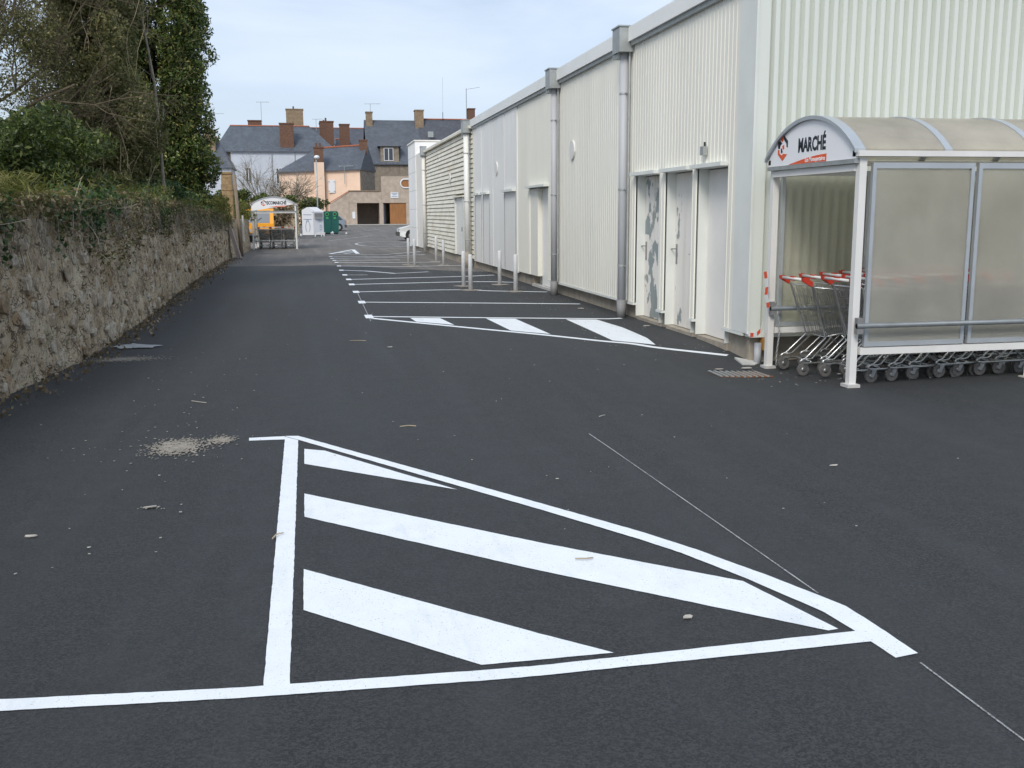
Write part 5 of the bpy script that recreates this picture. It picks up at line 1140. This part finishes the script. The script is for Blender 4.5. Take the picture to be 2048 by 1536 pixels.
MB().tube([(0.1, 86, 0), (0.1, 86, 1.8)], 0.08, 6).build('trunk', M['bark'], HS)
for lb, x, y, hgt, n in (('leafless tree with spreading branches before the white house', -3.3, 76, 2.9, 9), ('bushy leafless shrub tree left of the peach house', -1.4, 74, 2.2, 11)):
    t = thing('bare_fruit_tree', lb, 'tree', (x, y, 0), 0, 'bare trees before the houses'); mb = MB()
    mb.tube([(x, y, 0), (x+0.05, y, 1.0), (x, y, 1.9)], 0.09, 6, False, 0.07)
    for k in range(n): limb(mb, (x, y, random.uniform(1.4, 1.9)), (random.gauss(0, .65), random.gauss(0, .3), 1), hgt, 0.045, 3, 0.45, 0.01, 3)
    mb.build('branches', M['bark_grey'], t)
    if n == 11: foliage('withered_leaves', clump_pts([(x+random.gauss(0, .7), y, 2.2+random.uniform(0, 1.6), .35, .3) for k in range(25)], 45), 0.06, 'leaf_dry', t)
YS = thing('yellow_shrub', 'yellowish green shrub at the wall end beside the stone pillar', 'bush', (-3.0, 36, 0))
cl = [(-3.05+random.gauss(0, .18), 35.5+random.gauss(0, 1.3), random.uniform(1.25, 2.05), .22, .2) for k in range(40)]
foliage('foliage', clump_pts(cl, 180), 0.05, 'leaf_grass', YS, 0.25, 2.0)
cl = [(-2.75+random.gauss(0, .12), 43.5+random.gauss(0, 1.2), random.uniform(1.3, 1.95), .22, .2) for k in range(24)]
Y2 = thing('wall_top_bush', 'small green bush on the wall left of the distant shelter', 'bush', (-2.8, 43.5, 1.3)); foliage('foliage', clump_pts(cl, 180), 0.05, 'leaf_grass', Y2, 0.3, 1.8)

# ================================================================== GROUND LITTER
L_ = []
for k in range(1700):
    y = 8+28*random.random(); L_.append((lin(WB, y)+abs(random.gauss(0.03, .16))+0.03, y, 0.012+random.uniform(0, .02)))
tag(foliage('leaf_litter', np.array(L_), 0.034, 'leaf_dry', None, 0.5, 1.3, None), 'dead leaves and crumbs of mortar along the foot of the wall', 'litter', kind='stuff')
def scatter(name, pts, lo, hi, mt, label):
    mb = MB()
    for x, y in pts:
        n = random.choice((4, 5, 6)); s_ = random.uniform(lo, hi); z = zf(x, y)+0.007; el = random.uniform(.35, 1); ro = random.uniform(0, 3.1)
        q = []
        for k in range(n):
            a = 2*math.pi*k/n+random.uniform(-.3, .3); u, v_ = s_*math.cos(a), s_*el*math.sin(a); q.append((x+u*math.cos(ro)-v_*math.sin(ro), y+u*math.sin(ro)+v_*math.cos(ro), z))
        mb.prism(q, (0, 0, random.uniform(.0008, .0025)))
    return tag(mb.build(name, M[mt]), label, 'litter', kind='stuff')
pts = [(random.uniform(3.4, 4.6), random.uniform(10.5, 26)) for k in range(260)] + [(random.gauss(3.9, .5), random.gauss(27.5, 1.8)) for k in range(260)] + [(random.uniform(4.0, 6.4), random.uniform(8.2, 9.9)) for k in range(90)] + [(random.uniform(-2.2, 4), random.uniform(4, 18)) for k in range(110)] + [(random.uniform(-2.3, -.6), random.uniform(4.5, 12)) for k in range(60)]
scatter('pale_grit', pts, 0.003, 0.011, 'scrap', 'scattered pale grit and scraps on the asphalt')
sp = []
for cx, cy, sx_, sy_, n in ((-0.93, 6.85, .085, .11, 1500), (-0.65, 7.0, .04, .06, 350), (-2.05, 11.3, .17, .09, 1200), (-0.9, 6.9, .32, .5, 40), (-0.85, 5.4, .06, .02, 14), (4.0, 26.6, .6, .5, 150), (3.3, 20.6, .35, .3, 80), (4.2, 20.2, .3, .3, 60)):
    sp += [(random.gauss(cx, sx_), random.gauss(cy, sy_)) for k in range(n)]
scatter('spilled_sand', sp, 0.003, 0.011, 'sand', 'thin patches of spilled beige sand on the dark asphalt')
tag(patch('plastic_sheet', [(-2.33, 12.45), (-2.128, 12.66), (-1.95, 12.5), (-1.773, 12.41), (-1.872, 12.2), (-2.0, 12.25), (-2.208, 12.17)], 'plastic_sheet', None, 0.03, 0.012, 0.06), 'crumpled grey plastic sheet on the ground by the wall', 'sheet'); bpy.data.objects['plastic_sheet'].parent = None; bpy.data.objects['plastic_sheet'].location = (0, 0, 0)
SCR = [((3.077, 5.43), .045, .010, 'small white strip on the asphalt right of the hatched island'), ((-1.38, 5.02), .05, .012, 'white strip of litter on the asphalt at the far left'), ((-0.89, 5.41), .07, .022, 'beige scrap left of the long white bar'), ((0.866, 11.6), .05, .05, 'white scrap of paper before the small hatched triangle'),
       ((1.362, 3.424), .03, .022, 'beige pebble between the two lower hatch stripes'), ((4.12, 9.66), .09, .05, 'crumpled white paper above the drain grate'), ((4.45, 9.72), .12, .05, 'flattened white paper by the shelter post'), ((4.45, 12.95), .08, .06, 'white scrap before the peeling doors'), ((5.14, 9.0), .07, .04, 'white paper scrap under the nested trolleys'), ((4.25, 15.6), .08, .08, 'white paper near the foot of the first downpipe')]
for (x, y), a, b, lb in SCR:
    a *= 0.7; b *= 0.7
    n = 7; o = MB().prism([(x+a*math.cos(2*math.pi*k/n)*random.uniform(.7, 1.1), y+b*math.sin(2*math.pi*k/n)*random.uniform(.7, 1.1), zf(x, y)+0.007+random.uniform(0, .006)) for k in range(n)], (0, 0, 0.004)).build('paper_scrap', M['scrap']); tag(o, lb, 'litter', 'paper scraps on the asphalt')
TW = [((-1.02, 8.56), (-0.89, 8.44), 'pale twig on the asphalt left of the hatched island'), ((0.589, 7.147), (0.705, 7.139), 'thin twig above the long diagonal line'), ((2.10, 7.17), (2.16, 7.22), 'curled pale twig in the middle of the open asphalt'), ((-0.232, 4.723), (-0.182, 4.805), 'small twig lying across the long white bar'), ((1.109, 4.147), (1.191, 4.142), 'small twig on the middle hatch stripe'), ((0.431, 12.3), (0.62, 12.25), 'brown twig before the small hatched triangle')]
for a, b, lb in TW:
    m_ = ((a[0]+b[0])/2+random.uniform(-.01, .01), (a[1]+b[1])/2+random.uniform(-.02, .02)); tag(MB().tube([(*a, zf(*a)+.012), (*m_, zf(*m_)+.014), (*b, zf(*b)+.012)], 0.0035, 4).build('twig', M['scrap' if 'pale' in lb else 'twig']), lb, 'twig', 'twigs on the asphalt')
